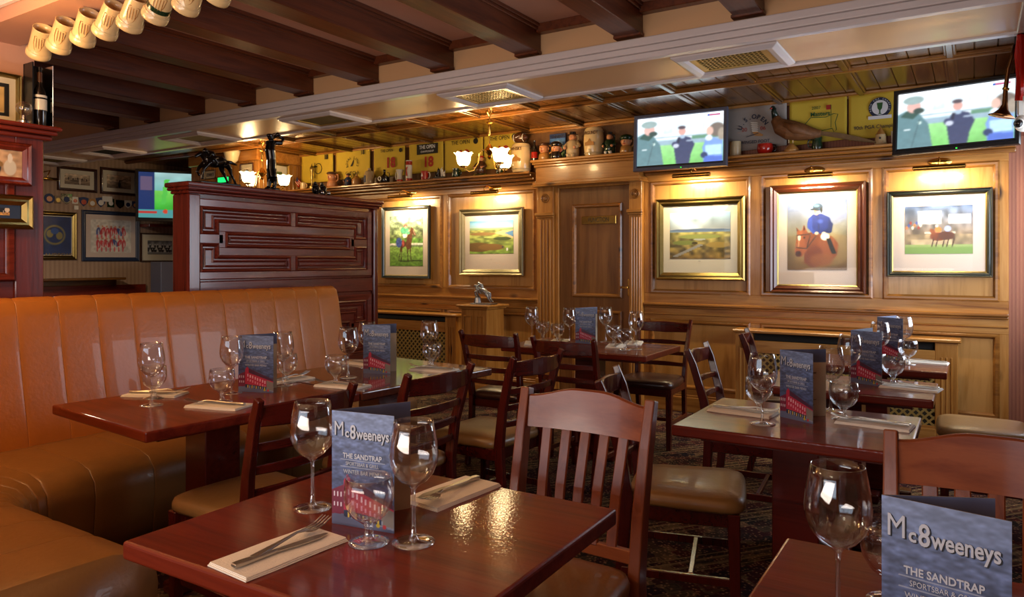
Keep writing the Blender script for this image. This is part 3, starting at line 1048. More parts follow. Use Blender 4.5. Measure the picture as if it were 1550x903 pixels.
# ------------------------------------------------------------------ framed pictures
def picture(label, W, H, fw, frame_mat, loc, rz, art, mount=0.0, mount_mat=None, mb_extra=0.0, slip=None, depth=0.03, group=None, cat='picture', pane=True, tilt=0.0, arts=None):
    """centre of the picture's back at loc; faces local -y"""
    r = thing('framed_picture', label, cat, loc, rz, group)
    if tilt:
        r.rotation_euler[0] = tilt
    d = depth
    pr = [(0, 0), (0, -d * 0.7), (fw * 0.18, -d), (fw * 0.42, -d * 0.72), (fw * 0.62, -d * 0.8), (fw, -d * 0.35), (fw, 0)]
    f = MB().ring_frame(-W / 2, W / 2, -H / 2, H / 2, pr).build('frame', frame_mat, r, auto=True)
    if slip:
        MB().ring_frame(-W / 2 + fw - 0.001, W / 2 - fw + 0.001, -H / 2 + fw - 0.001, H / 2 - fw + 0.001, [(0, 0), (0, -d * 0.45), (0.009, -d * 0.3), (0.009, 0)]).build('slip', slip, f)
    MB().box(-W / 2 + fw * 0.5, W / 2 - fw * 0.5, -0.005, -0.001, -H / 2 + fw * 0.5, H / 2 - fw * 0.5).build('mount', mount_mat or MAT, r)
    iw, ih = W - 2 * fw - 2 * mount, H - 2 * fw - 2 * mount - mb_extra
    me = canvas_mesh('print', art, iw, ih, PRINT, -iw / 2, -ih / 2 + mb_extra / 2, -0.0065)
    obj_me('print', me, r)
    if pane:
        MB().box(-W / 2 + fw * 0.9, W / 2 - fw * 0.9, -0.0115, -0.0105, -H / 2 + fw * 0.9, H / 2 - fw * 0.9).build('glazing', PANE, r)
    return r


def art_jockey_green():
    c = Cv(70, 120, '5f8a3a')
    c.grad(0.55, 1, '6c7a4a', '9fb5a0').noise(0.5, 12, 20, 0.5, 1).grad(0, 0.4, '5f8a30', '86a850').noise(0.12, 9, 20, 0, 0.45)
    c.rect(0, 0.42, 1, 0.46, 'd8d4cc').rect(0, 0.38, 1, 0.42, '6a7f5a').line(0.3, 0.1, 0.98, 0.11, 0.012, '2e4018')
    for x, t_ in ((0.27, 0.33), (0.35, 0.37), (0.56, 0.54), (0.65, 0.63)):
        c.line(x, 0.1, t_, 0.3, 0.009, '2e1c14').line(t_, 0.28, t_ + 0.01, 0.42, 0.016, '4a2a1a')
    c.ell(0.38, 0.44, 0.12, 0.07, '4e2c1a').ell(0.57, 0.43, 0.085, 0.1, '5e3620')
    c.poly([(0.5, 0.48), (0.55, 0.62), (0.64, 0.73), (0.7, 0.72), (0.68, 0.58), (0.66, 0.44)], '5e3620')
    c.poly([(0.63, 0.74), (0.7, 0.755), (0.76, 0.69), (0.8, 0.62), (0.76, 0.595), (0.7, 0.64), (0.64, 0.68)], '5a3018').poly([(0.64, 0.74), (0.66, 0.785), (0.69, 0.75)], '4a2814').line(0.71, 0.72, 0.77, 0.62, 0.006, 'e0d8d0')
    c.ell(0.28, 0.47, 0.09, 0.1, '3a4c90').ell(0.41, 0.46, 0.035, 0.07, 'a04440')
    c.ell(0.46, 0.62, 0.07, 0.06, 'e8e4dc').ell(0.45, 0.71, 0.12, 0.07, '4f9a78').ell(0.56, 0.66, 0.06, 0.03, '5fa888').ell(0.48, 0.8, 0.055, 0.035, 'c8504a').ell(0.49, 0.775, 0.035, 0.025, 'd8a888')
    return c.blur(1).noise(0.22, 30, 50)


def art_coast():
    c = Cv(80, 80, '7f8a48')
    c.grad(0.78, 1, 'a9c8d8', '5f9ac8').noise(0.12, 6, 12, 0.78, 1).grad(0.72, 0.79, '7f9a68', '9ab0a0')
    c.grad(0, 0.72, '6f8a38', '9a9a58').noise(0.35, 14, 18, 0, 0.72)
    c.poly([(0.55, 0.62), (0.75, 0.7), (1, 0.72), (1, 0.45), (0.85, 0.52)], 'd8b888').poly([(0.8, 0.62), (1, 0.7), (1, 0.5)], '5a88b8')
    c.ell(0.2, 0.2, 0.35, 0.14, '6a4f28').ell(0.5, 0.2, 0.3, 0.1, '7a5a30').ell(0.75, 0.45, 0.2, 0.05, '3f4a28').ell(0.3, 0.6, 0.3, 0.05, '8a6a40')
    c.ell(0.86, 0.13, 0.02, 0.05, 'e8e4e0').ell(0.76, 0.2, 0.015, 0.03, '3a3a50').ell(0.45, 0.5, 0.12, 0.02, 'a8b868')
    return c


def art_links():
    c = Cv(96, 78, '8a7a48')
    c.grad(0.6, 1, 'c2ccd4', '8fb4d8').noise(0.3, 7, 6, 0.62, 1).rect(0, 0.58, 1, 0.63, '6f88a0').ell(0.5, 0.62, 0.5, 0.03, '54698a')
    c.grad(0, 0.58, '6a5428', '8f8a50').noise(0.5, 16, 18, 0, 0.58)
    c.ell(0.5, 0.48, 0.35, 0.05, '86904c').ell(0.25, 0.35, 0.2, 0.05, '6f7a38').ell(0.8, 0.3, 0.2, 0.06, '97803f')
    for i in range(10):
        c.ell(0.1 + i * 0.045, 0.06 + i * 0.026, 0.05, 0.02, '8a8a86')
    c.ell(0.42, 0.34, 0.05, 0.03, '3c3418').ell(0.5, 0.42, 0.1, 0.02, 'a0a8a0')
    return c


def art_portrait():
    c = Cv(130, 170, '8a7348')
    c.grad(0.5, 1, '8a8468', '6478b4').grad(0, 0.5, '6a4c20', '8a7a58').noise(0.18, 5, 6)
    c.ell(0.7, 0.85, 0.35, 0.2, '8a9ad4', 0.45).ell(0.6, 0.3, 0.5, 0.25, '9a8458', 0.4)
    c.poly([(0.25, 0.5), (0.45, 0.56), (0.75, 0.48), (0.86, 0.38), (0.84, 0.22), (0.7, 0.08), (0.45, 0.05), (0.28, 0.1), (0.3, 0.25)], '7c4220')
    c.ell(0.68, 0.33, 0.17, 0.16, '8a4c26').ell(0.45, 0.2, 0.16, 0.16, '6e3518').ell(0.58, 0.14, 0.2, 0.1, '8f5a2c', 0.6)
    c.poly([(0.15, 0.62), (0.22, 0.57), (0.25, 0.57), (0.285, 0.66), (0.34, 0.56), (0.44, 0.46), (0.46, 0.36), (0.36, 0.3), (0.29, 0.24), (0.25, 0.19), (0.18, 0.19), (0.125, 0.26), (0.14, 0.36), (0.16, 0.48), (0.17, 0.54)], '96522a')
    c.poly([(0.26, 0.56), (0.34, 0.56), (0.44, 0.46), (0.46, 0.36), (0.36, 0.3), (0.3, 0.4)], '7c4220').ell(0.19, 0.235, 0.055, 0.045, '4a2216').ell(0.165, 0.24, 0.012, 0.014, '140c0a').ell(0.2, 0.245, 0.012, 0.012, '140c0a')
    c.ell(0.205, 0.47, 0.028, 0.045, 'e4dccc', 0.95).line(0.2, 0.42, 0.19, 0.33, 0.008, 'c89a70').ell(0.29, 0.47, 0.018, 0.014, '100c0a').ell(0.165, 0.46, 0.01, 0.012, '100c0a')
    c.poly([(0.15, 0.62), (0.19, 0.57), (0.165, 0.56)], '3a1a0e').poly([(0.285, 0.66), (0.31, 0.58), (0.27, 0.57)], '3a1a0e')
    c.line(0.14, 0.33, 0.33, 0.31, 0.006, '20140e').line(0.33, 0.31, 0.4, 0.52, 0.006, '20140e').line(0.15, 0.5, 0.38, 0.52, 0.006, '20140e').line(0.33, 0.31, 0.5, 0.5, 0.006, '20140e')
    c.poly([(0.36, 0.74), (0.44, 0.8), (0.58, 0.81), (0.72, 0.75), (0.76, 0.6), (0.72, 0.53), (0.5, 0.52), (0.46, 0.56), (0.38, 0.6), (0.34, 0.66)], '1e2e7c')
    c.poly([(0.36, 0.74), (0.42, 0.76), (0.42, 0.62), (0.5, 0.54), (0.44, 0.52), (0.34, 0.62)], '2c42a0').poly([(0.7, 0.74), (0.77, 0.66), (0.75, 0.54), (0.6, 0.52), (0.62, 0.57), (0.69, 0.6)], '16225c').line(0.52, 0.8, 0.54, 0.56, 0.01, '16205a').ell(0.56, 0.7, 0.05, 0.03, '3c54b8', 0.7)
    c.ell(0.5, 0.53, 0.035, 0.022, 'e0c8b0').ell(0.62, 0.53, 0.035, 0.02, 'e0c8b0').ell(0.64, 0.48, 0.075, 0.055, 'ece6dc').poly([(0.66, 0.45), (0.73, 0.45), (0.8, 0.3), (0.83, 0.24), (0.76, 0.23), (0.72, 0.3)], '1c1814')
    c.ell(0.5, 0.845, 0.045, 0.055, 'd0a084').ell(0.47, 0.84, 0.015, 0.02, 'b07a60').ell(0.52, 0.905, 0.085, 0.055, '1e3450').ell(0.46, 0.875, 0.07, 0.014, '12202c').ell(0.58, 0.86, 0.018, 0.04, '181818').ell(0.5, 0.925, 0.05, 0.02, '5a86a0', 0.7)
    return c.blur(1).noise(0.06, 40, 50)


def art_race():
    c = Cv(100, 76, '7f9a5a')
    c.grad(0.4, 1, '7a6a58', '4a5f8a').noise(0.4, 16, 10, 0.4, 1).grad(0, 0.2, '7a9050', '8aa060').rect(0, 0.2, 1, 0.4, '8a7a60').noise(0.3, 18, 10, 0.2, 0.4)
    c.rect(0.3, 0.42, 0.75, 0.46, 'd8d4cc', 0.7).rect(0.2, 0.62, 0.55, 0.9, 'cfd6dc', 0.55).rect(0.65, 0.62, 0.97, 0.82, 'cfd6e0', 0.6).rect(0.1, 0.2, 0.7, 0.3, 'd8c8a8', 0.4)
    for i in range(8):
        c.ell(0.03 + i * 0.03, 0.55 + 0.05 * (i % 3), 0.02, 0.035, ['b06a40', '3a4a8a', '803028', 'd0c8b8'][i % 4])
    c.ell(0.5, 0.36, 0.12, 0.09, '6a3418').ell(0.62, 0.38, 0.12, 0.09, '4a2412').ell(0.42, 0.46, 0.035, 0.07, '7a4020', 1, 0.5)
    for x in (0.4, 0.46, 0.56, 0.62, 0.7):
        c.line(x, 0.12, x + 0.04, 0.34, 0.009, '3a2014')
    c.ell(0.5, 0.5, 0.05, 0.06, 'c87038').ell(0.64, 0.52, 0.05, 0.06, '8a9ad0').ell(0.48, 0.58, 0.02, 0.03, 'e0d0c0').rect(0, 0, 1, 0.14, '6f8f48')
    return c


def art_presentation():
    c = Cv(50, 60, 'b89878')
    c.noise(0.2, 8, 8).ell(0.3, 0.35, 0.18, 0.35, '2a2830').ell(0.3, 0.72, 0.08, 0.1, 'c89878').ell(0.7, 0.35, 0.16, 0.3, 'c8c4b8').ell(0.7, 0.7, 0.06, 0.18, 'd8d4cc').ell(0.1, 0.4, 0.1, 0.3, 'b07a50').ell(0.45, 0.45, 0.08, 0.1, '8a6a3a')
    return c


def art_group4():
    c = Cv(70, 50, '2a1e14')
    c.grad(0.6, 1, 'b88a48', 'd0a058').noise(0.2, 8, 8)
    for x, s, f in ((0.1, '15151c', 0.62), (0.38, '1a1a22', 0.68), (0.63, '20202a', 0.74), (0.85, 'd8c8b0', 0.66)):
        c.ell(x, f - 0.42, 0.15, 0.36, s).ell(x, f, 0.06, 0.11, 'd0a080').ell(x, f - 0.25, 0.02, 0.14, 'd8d4cc')
        c.ell(x, f + 0.09, 0.06, 0.05, '5a4230')
    return c


def art_red_shirts():
    c = Cv(90, 76, 'd4cfc4')
    rs = random.Random(3)
    for row, y in ((0, 0.62), (1, 0.25)):
        for i in range(7):
            x = 0.18 + i * 0.105
            k = 'c83038' if (i + row) % 5 else '3a4a90'
            c.ell(x, y + rs.random() * 0.06, 0.05, 0.11 + 0.03 * rs.random(), k, 0.85, rs.random() - .5).ell(x, y + 0.17, 0.025, 0.03, 'c89070').ell(x + 0.01, y - 0.02, 0.014, 0.1, 'e0dcd8', 0.8)
            c.ell(x - 0.02, y - 0.15, 0.02, 0.08, 'd85058', 0.8)
    return c.noise(0.12, 20, 18)


def art_team():
    c = Cv(64, 46, '3a3c42')
    c.grad(0.5, 1, '8a8c90', '5a5c64').noise(0.5, 10, 6, 0.5, 1).grad(0, 0.2, '6a6c6e', '8a8c8e')
    for r_ in range(3):
        for i in range(9):
            x = 0.1 + i * 0.1 + (0.05 if r_ % 2 else 0)
            c.ell(x, 0.25 + r_ * 0.17, 0.035, 0.09, '1c1e24' if (i + r_) % 3 else 'c8c8c4').ell(x, 0.37 + r_ * 0.17, 0.02, 0.035, 'c4c2bc')
    return c


def art_blue_poster():
    c = Cv(56, 76, '263a6a')
    c.noise(0.15, 6, 8)
    g = 'b8a048'
    c.ell(0.5, 0.52, 0.32, 0.26, g, 0.7).ell(0.5, 0.52, 0.27, 0.21, '263a6a').ell(0.36, 0.55, 0.1, 0.1, g, 0.7).ell(0.64, 0.5, 0.1, 0.1, g, 0.7).ell(0.5, 0.62, 0.12, 0.08, '3a5a9a')
    return c


def art_sepia(k):
    c = Cv(70, 50, 'c4ac90')
    c.grad(0.55, 1, 'b8a488', 'd0bca0').grad(0, 0.5, '6a5848', 'a08c74').noise(0.3, 12, 10)
    if k == 0:
        for i in range(11):
            c.ell(0.06 + i * 0.09, 0.5 + 0.04 * (i % 3), 0.04, 0.12, '4a3c32' if i % 2 else '8a7866')
        c.ell(0.45, 0.35, 0.25, 0.1, '5a4a3c').ell(0.6, 0.3, 0.04, 0.28, 'c8b8a4')
    else:
        c.ell(0.52, 0.3, 0.05, 0.26, '2c2420').ell(0.53, 0.6, 0.035, 0.05, '5a463a').line(0.53, 0.55, 0.72, 0.7, 0.02, '2c2420').ell(0.5, 0.45, 0.4, 0.06, '8a7c6c', 0.5)
    return c


def art_small_print(a, b_):
    return Cv(30, 36, a).noise(0.3, 6, 6).ell(0.5, 0.5, 0.25, 0.3, b_)


def art_tv(k=0):
    c = Cv(150, 92, '8fc48f')
    c.grad(0.5, 1, 'b8d4dc', 'f4f8ff').noise(0.12, 10, 8, 0.5, 1)
    for i in range(9):
        x = 0.33 + i * 0.075
        c.line(x, 0.6, x + 0.01, 1.0, 0.006, 'b4ccd8', 0.7).ell(x, 0.85, 0.05, 0.14, 'c4d8e2', 0.5)
    c.rect(0.2, 0.52, 1, 0.64, 'dfe8ee', 0.7).rect(0.2, 0.56, 1, 0.575, '8aa0b0').rect(0.2, 0.44, 1, 0.5, '8094b8', 0.8).rect(0.65, 0.49, 1, 0.55, '3f7050', 0.9)
    c.grad(0, 0.4, '5fae50', '86cc78').noise(0.05, 8, 6, 0, 0.4).rect(0, 0.4, 1, 0.45, '7a94b4', 0.8)
    # man on the left in green coat and flat cap
    c.poly([(0.0, 0.0), (0.0, 0.62), (0.08, 0.68), (0.2, 0.6), (0.28, 0.4), (0.32, 0.0)], '466a72').poly([(0.02, 0.58), (0.1, 0.7), (0.2, 0.62), (0.14, 0.52)], '1f3a34')
    c.ell(0.145, 0.74, 0.065, 0.11, 'd09a90').ell(0.14, 0.86, 0.095, 0.075, '7c9494').ell(0.19, 0.66, 0.05, 0.05, '20302c').rect(0.06, 0.32, 0.12, 0.345, 'd8e4e8').ell(0.2, 0.44, 0.018, 0.03, 'b8d0c8').line(0.13, 0.0, 0.2, 0.5, 0.004, '2c464c')
    # man in the middle with microphone
    c.poly([(0.47, 0.0), (0.44, 0.35), (0.48, 0.52), (0.55, 0.57), (0.63, 0.52), (0.68, 0.38), (0.64, 0.2), (0.62, 0.0)], '262c4c')
    c.ell(0.535, 0.66, 0.042, 0.08, 'c08a80').ell(0.53, 0.74, 0.045, 0.035, '3a3038').ell(0.45, 0.4, 0.035, 0.06, '2c3050').ell(0.465, 0.37, 0.035, 0.045, 'b0b8cc').line(0.49, 0.42, 0.5, 0.54, 0.012, '181828').ell(0.62, 0.46, 0.04, 0.02, '8090a8').ell(0.54, 0.55, 0.03, 0.04, '90a8c0')
    # woman on the right in pale blue
    c.poly([(0.78, 0.0), (0.77, 0.3), (0.8, 0.44), (0.9, 0.48), (1.0, 0.4), (1.0, 0.0)], '6488cc').rect(0.8, 0.14, 0.98, 0.34, 'a8d0f0', 0.9).ell(0.93, 0.64, 0.09, 0.14, '5c5048').ell(0.85, 0.62, 0.04, 0.09, 'd0a494').ell(0.84, 0.48, 0.04, 0.06, 'c8d8f8').ell(0.79, 0.14, 0.04, 0.06, '1c2850').ell(0.98, 0.55, 0.04, 0.12, '8a7c6c')
    c.poly([(0.78, 0.0), (0.8, 0.12), (1, 0.1), (1, 0)], '3a58b8')
    c.blur(3).noise(0.05, 30, 20)
    c.a = c.a * 0.84 + np.array([0.16, 0.16, 0.16])
    c.rect(0.83, 0.925, 0.965, 0.965, 'a8406a', 0.8).rect(0.825, 0.925, 0.845, 0.965, '3a5ab0')
    return c


def art_tv_left():
    c = Cv(70, 60, '4cc048')
    c.grad(0.6, 1, '80c8c0', 'b8e0e0').grad(0.1, 0.6, '38b838', '80e060').noise(0.1, 8, 8)
    c.rect(0, 0.15, 0.2, 1, '283c70').rect(0.02, 0.6, 0.16, 0.9, '8a6a80', 0.7).ell(0.7, 0.5, 0.12, 0.3, '142c28').ell(0.6, 0.62, 0.08, 0.12, '98705c').rect(0, 0, 1, 0.18, '58a8a8').rect(0, 0.1, 0.22, 0.14, 'c84038').ell(0.33, 0.14, 0.03, 0.05, 'e05038').ell(0.88, 0.6, 0.08, 0.3, '20544c')
    c.line(0.3, 0.3, 0.35, 0.85, 0.03, '60d858')
    return c


def wall_pic(label, x0, y0, x1, y1, fw, fm, art, mount, mm=None, extra=0.0, slip=None, depth=0.035, **k):
    yf = YP - 0.012
    X0, Z0 = onY(x0, y0, yf - depth)
    X1, Z1 = onY(x1, y1, yf - depth)
    _, Z0b = onY(x0, y1, yf - depth)
    _, Z1b = onY(x1, y0, yf - depth)
    zt, zb = (Z0 + Z1b) / 2, (Z1 + Z0b) / 2
    return picture(label, X1 - X0, zt - zb, fw, fm, ((X0 + X1) / 2, yf, (zt + zb) / 2), 0, art, mount, mm, extra, slip, depth, **k)


p1 = wall_pic('tall narrow picture of a jockey in green on a brown horse, green-black frame', 577, 312, 649, 421, 0.03, DARKM, art_jockey_green(), 0.075, MATP, 0.03, SILVERG)
p2 = wall_pic('golf course and bay picture in a silver-gilt frame, left of the door', 694, 315, 791, 417, 0.065, SILVERG, art_coast(), 0.06, MATP, 0.10)
p3 = wall_pic('grassy dunes golf picture in a wide gilt frame, right of the door', 992, 299, 1127, 424, 0.065, GOLD, art_links(), 0.06, MAT, 0.06, None)
p4 = wall_pic('large portrait of jockey in blue on chestnut horse, red-brown frame', 1164, 277, 1310, 444, 0.06, plain('walnut_frame', '4a2010', 0.25, 0, 0.5), art_portrait(), 0.075, MATP, 0.05, GOLD, depth=0.05)
p5 = wall_pic('racing horses picture in a black frame, far right of the panelling', 1342, 286, 1503, 419, 0.035, DARKM, art_race(), 0.085, MATP, 0.05, GOLD)
for p, s in ((p3, 0.03), (p2, 0.02), (p5, 0.012), (p1, 0.012)):
    z = {p3: -0.19, p2: -0.175, p5: -0.22, p1: -0.27}[p]
    lettering(p, 'LIMITED EDITION PRINT' if False else '~', s, INKK, 0, -0.008, z, 1.2)


def left_pic(label, x0, y0, x1, y1, fw, fm, art, mount, mm=None, slip=None, X=XL, depth=0.03, **k):
    Y0, Z0 = onX(x0, y0, X + depth)
    Y1, Z1 = onX(x1, y1, X + depth)
    return picture(label, Y1 - Y0, Z0 - Z1, fw, fm, (X + 0.001, (Y0 + Y1) / 2, (Z0 + Z1) / 2), PI / 2, art, mount, mm, 0, slip, depth, **k)


PINKF = plain('dark_wood_frame', '3e2014', 0.3, 0, 0.3)
left_pic('sepia crowd photograph in a dark wood frame, upper left on the far wall', 88, 250, 148, 292, 0.035, PINKF, art_sepia(0), 0.05)
left_pic('sepia photograph of a lone golfer, dark wood frame, beside the left television', 153, 252, 209, 297, 0.035, PINKF, art_sepia(1), 0.05)
bp = left_pic('navy poster with gold crest in a gilt frame on the far left wall', 50, 318, 117, 393, 0.05, GOLD, art_blue_poster(), 0.01)
left_pic('red-shirted players print in a navy frame on the far left wall', 125, 317, 212, 395, 0.05, NAVYM, art_red_shirts(), 0.06, MATP)
left_pic('black and white team photograph in a thin dark frame, next to the red-shirt print', 214, 352, 272, 396, 0.02, PINKF, art_team(), 0.08)
lettering(bp, 'ST ANDREWS', 0.075, GOLD, 0, -0.008, -0.24, 0.9)
lettering(bp, 'GOLF CLUB', 0.05, GOLD, 0, -0.008, 0.28, 0.9)
# pictures on the left screen
left_pic('photograph of a trophy presentation, mahogany frame on the left screen', -40, 207, 50, 282, 0.04, MAHZ, art_presentation(), 0.0, X=XS + 0.026)
left_pic('gold-framed photograph of four smiling people on the left screen', -45, 290, 52, 347, 0.05, GOLD, art_group4(), 0.05, NAVYM, X=XS + 0.026)
# small print standing on the cornice of the left screen
yl, zl = onX(18, 150, -4.05)
sp = picture('small framed red golfer print standing on the left screen top', 0.30, 0.27, 0.022, GOLD, (-4.145, 1.655, SCR_T + 0.137), PI / 2, Cv(40, 46, 'c8a868').noise(0.1, 6, 6).ell(0.5, 0.5, 0.14, 0.34, 'b83a28').ell(0.5, 0.85, 0.08, 0.08, '803a28').rect(0, 0, 1, 0.12, 'd8c48a').rect(0, 0, 0.12, 1, '15181c').rect(0.88, 0, 1, 1, '15181c').rect(0, 0.88, 1, 1, '15181c').rect(0, 0, 1, 0.1, '15181c'), 0.03, MAT)
# small pictures on far left wall near chandelier
left_pic('pale-mounted green landscape picture behind the golfer statue', 409, 246, 438, 282, 0.02, GOLD, art_small_print('5a6a38', '3c4a28'), 0.07, X=XBLK + 0.013)
for lab, a0, b0, a1, b1, c0, c1 in (('small white-mounted bird picture behind the rear chandelier', 362, 248, 381, 271, 'd8d0c0', '3a3a34'), ('small grey photograph beside the left television, half hidden by the horse statue', 308, 258, 324, 270, '8a8a88', '5c5c58')):
    X0, Z0 = onY(a0, b0, 5.56)
    X1, Z1 = onY(a1, b1, 5.56)
    picture(lab, X1 - X0, Z0 - Z1, 0.012, PINKF, ((X0 + X1) / 2, 5.587, (Z0 + Z1) / 2), 0, art_small_print(c0, c1), 0.02 if c0[0] == '8' else 0.04, None, 0, None, 0.02)

# ------------------------------------------------------------------ picture lights
def picture_light(px, py, label):
    X, Z = onY(px, py, YP - 0.2)
    r = thing('picture_light', label, 'lamp', (X, YP, Z), 0, 'brass picture lights')
    MB().tube([(-0.165, -0.2, 0), (-0.16, -0.2, 0), (0.16, -0.2, 0), (0.165, -0.2, 0)], [0.012, 0.019, 0.019, 0.012], 14).build('shade_tube', BRASS, r, smooth=False, auto=True)
    MB().tube([(0.0, -0.2, 0.01), (0.0, -0.2, 0.05), (0.0, -0.15, 0.075), (0.0, -0.08, 0.06), (0.0, -0.02, 0.06), (0, 0, 0.06)], 0.006, 8).build('arm', BRASS, r, smooth=True)
    M = Matrix.Rotation(PI / 2, 4, 'X') @ Matrix.Diagonal((2.6, 1, 1, 1))
    MB().lathe([(0.03, 0), (0.03, 0.008), (0.022, 0.016), (0.001, 0.02)], 20, (0.0, 0, 0.06), M).build('back_plate', BRASS, r, auto=True)
    l = area('picture_lamp', (0, -0.2, -0.024), (0.45, 0, 0), 0.26, 0.02, 13.0, (1.0, 0.80, 0.47))
    l.parent = r
    return r


for px, py, s in ((605, 297, 'over the narrow jockey picture'), (733, 291, 'over the golf bay picture left of the door'), (1046, 265, 'under the middle television'),
                  (1226, 265, 'over the blue jockey portrait'), (1421, 253, 'under the right-hand television')):
    picture_light(px, py, 'brass tube picture light ' + s)
yl, zl = onX(70, 270, XL + 0.12)
r = thing('picture_light', 'dull brass picture light at the far left wall edge, unlit', 'lamp', (XL, yl, zl), PI / 2, 'brass picture lights')
MB().tube([(-0.13, -0.12, 0), (0.13, -0.12, 0)], 0.018, 10).build('shade_tube', BRASS, r, smooth=True)
MB().tube([(0, -0.12, 0), (0.05, -0.1, 0.1), (0, 0, 0.08)], 0.007, 8).build('arm', BRASS, r, smooth=True)

# ------------------------------------------------------------------ televisions
def television(label, W, H, loc, rz, tilt, art, bez, scr, br=0.03, arm=0.2):
    r = thing('television', label, 'television', loc, rz)
    r.rotation_euler[0] = tilt
    MB().ring_frame(-W / 2, W / 2, -H / 2, H / 2, [(0, 0.03), (0, -0.01), (0.004, -0.016), (br * 0.8, -0.014), (br, -0.004), (br, 0.03)]).build('bezel', bez, r, auto=True)
    MB().box(-W / 2 + 0.01, W / 2 - 0.01, 0.0, 0.035, -H / 2 + 0.01, H / 2 - 0.01).build('back_cover', BLACK, r, bevel=0.01)
    w_, h_ = W - 2 * br, H - 2 * br - 0.012
    obj_me('screen', canvas_mesh('screen', art, w_, h_, scr, -w_ / 2, -h_ / 2 + 0.006, -0.003), r)
    MB().box(0.02, 0.028, -0.017, -0.012, -H / 2 + 0.006, -H / 2 + 0.012).build('status_light', LEDG, r)
    MB().box(-0.06, 0.06, 0.035, 0.06, -0.08, 0.08).tube([(0, 0.05, 0), (0, arm, 0.0)], 0.02, 8).build('wall_bracket', BLACK, r)
    return r


tva = art_tv()
x0, z0 = onY(1028, 212, 5.9)
television('flat television with grey bezel above the door side, showing three people', 0.80, 0.485, (x0, 5.9, z0), 0.03, -0.06, tva, GREYP, SCREEN, 0.032, 0.2)
x1, z1 = onY(1443.5, 176, 5.62)
television('black flat television at the right end, showing three people on grass', 0.735, 0.455, (x1, 5.62, z1), -0.2, -0.10, tva, BLACK, SCREEN, 0.03, 0.5)
ytv, ztv = onX(271, 297, XL + 0.75)
t3 = television('television showing a green pitch, half behind the carved partition', 1.0, 0.66, (XL + 0.75, ytv, ztv), PI / 2 - 0.55, -0.04, art_tv_left(), BLACK, SCREEN2, 0.035, 0.3)
ysb, zsb = onX(255, 342, XL + 0.2)
MBs = MB().box(-0.4, 0.4, -0.12, 0.10, -0.02, 0.02)
tag(MBs.build('wall_shelf', MAHX, None, loc=(XL + 0.13, ysb + 0.1, zsb), rot=(0, 0, PI / 2), bevel=0.004), 'dark shelf on the wall under the left television', 'shelf')

# ------------------------------------------------------------------ chandeliers
def chandelier(label, x, y, angs):
    r = thing('chandelier', label, 'chandelier', (x, y, Z_PINE), 0, 'brass chandeliers')
    MB().lathe([(0.001, 0), (0.035, -0.0), (0.035, -0.012), (0.014, -0.03), (0.006, -0.04)], 16).build('ceiling_rose', BRASS, r, auto=True)
    MB().tube([(0, 0, -0.03), (0, 0, -0.3)], 0.006, 8).lathe([(0.006, -0.09), (0.03, -0.093), (0.03, -0.1), (0.01, -0.108), (0.012, -0.2), (0.006, -0.21)], 14).build('stem', BRASS, r, auto=True)
    MB().lathe([(0.006, -0.28), (0.02, -0.30), (0.04, -0.33), (0.045, -0.345), (0.03, -0.365), (0.015, -0.385), (0.022, -0.4), (0.001, -0.42)], 16).build('hub', BRASS, r, auto=True)
    for a in angs:
        ca, sa = math.cos(a), math.sin(a)
        P = [(0.02, -0.35), (0.06, -0.33), (0.09, -0.37), (0.10, -0.45), (0.135, -0.515), (0.18, -0.525), (0.22, -0.50), (0.23, -0.48)]
        ar = MB().tube([(ca * u, sa * u, v) for u, v in P], 0.006, 8).build('arm', BRASS, r, smooth=True)
        MB().lathe([(0.012, -0.49), (0.03, -0.485), (0.034, -0.47), (0.02, -0.455)], 14, (ca * 0.23, sa * 0.23, 0)).build('cup', BRASS, ar, auto=True)
        rings = []
        n = 32
        for rr, z in ((0.03, -0.475), (0.052, -0.455), (0.062, -0.42), (0.063, -0.39), (0.075, -0.365), (0.085, -0.36)):
            k = max(0, (rr - 0.055)) * 0.16
            rings.append([(ca * 0.23 + (rr + k * math.cos(8 * t)) * math.cos(t), sa * 0.23 + (rr + k * math.cos(8 * t)) * math.sin(t), z + k * 1.2 * math.cos(8 * t)) for t in [2 * PI * q / n for q in range(n)]])
        MB().loft(rings, caps=False).build('glass_shade', SHADE, r, smooth=True)
        pl_ = point('bulb_light', (x + ca * 0.23, y + sa * 0.23, Z_PINE - 0.33), 7.0, WARM, 0.04)
    return r


c1p = onY(741, 183, 5.28)
chandelier('brass chandelier with lit frilled glass shades hanging left of the door', c1p[0], 5.28, [math.radians(d) for d in (207, 327, 87)])
chandelier('brass chandelier with lit glass shades behind the carved partition', -6.6, 5.28, [math.radians(d) for d in (172, 282, 52)])
xl_, zl = onY(352, 236, 5.48)
ws = thing('wall_lamp', 'unlit cream bowl wall lamp high above the bronze horse', 'lamp', (xl_, 5.588, zl), 0)
MB().lathe([(0.03, -0.09), (0.07, -0.05), (0.09, 0.03), (0.1, 0.06), (0.095, 0.06), (0.08, 0.02), (0.02, -0.08)], 18, (0, -0.12, 0)).build('bowl', COOLSHADE, ws, smooth=True)
MB().tube([(0, 0, -0.05), (0, -0.12, -0.08)], 0.012, 8).build('arm', BRASS, ws)
xe, ze = onY(338, 272, 5.55)
es = thing('exit_sign', 'small green lit exit sign behind the bronze horse', 'sign', (xe, 5.588, ze), 0)
MB().box(-0.11, 0.11, -0.04, 0, -0.04, 0.04).build('housing', BLACK, es, bevel=0.004)
MB().box(-0.10, 0.10, -0.043, -0.04, -0.03, 0.03).build('lit_panel', EXITG, es)

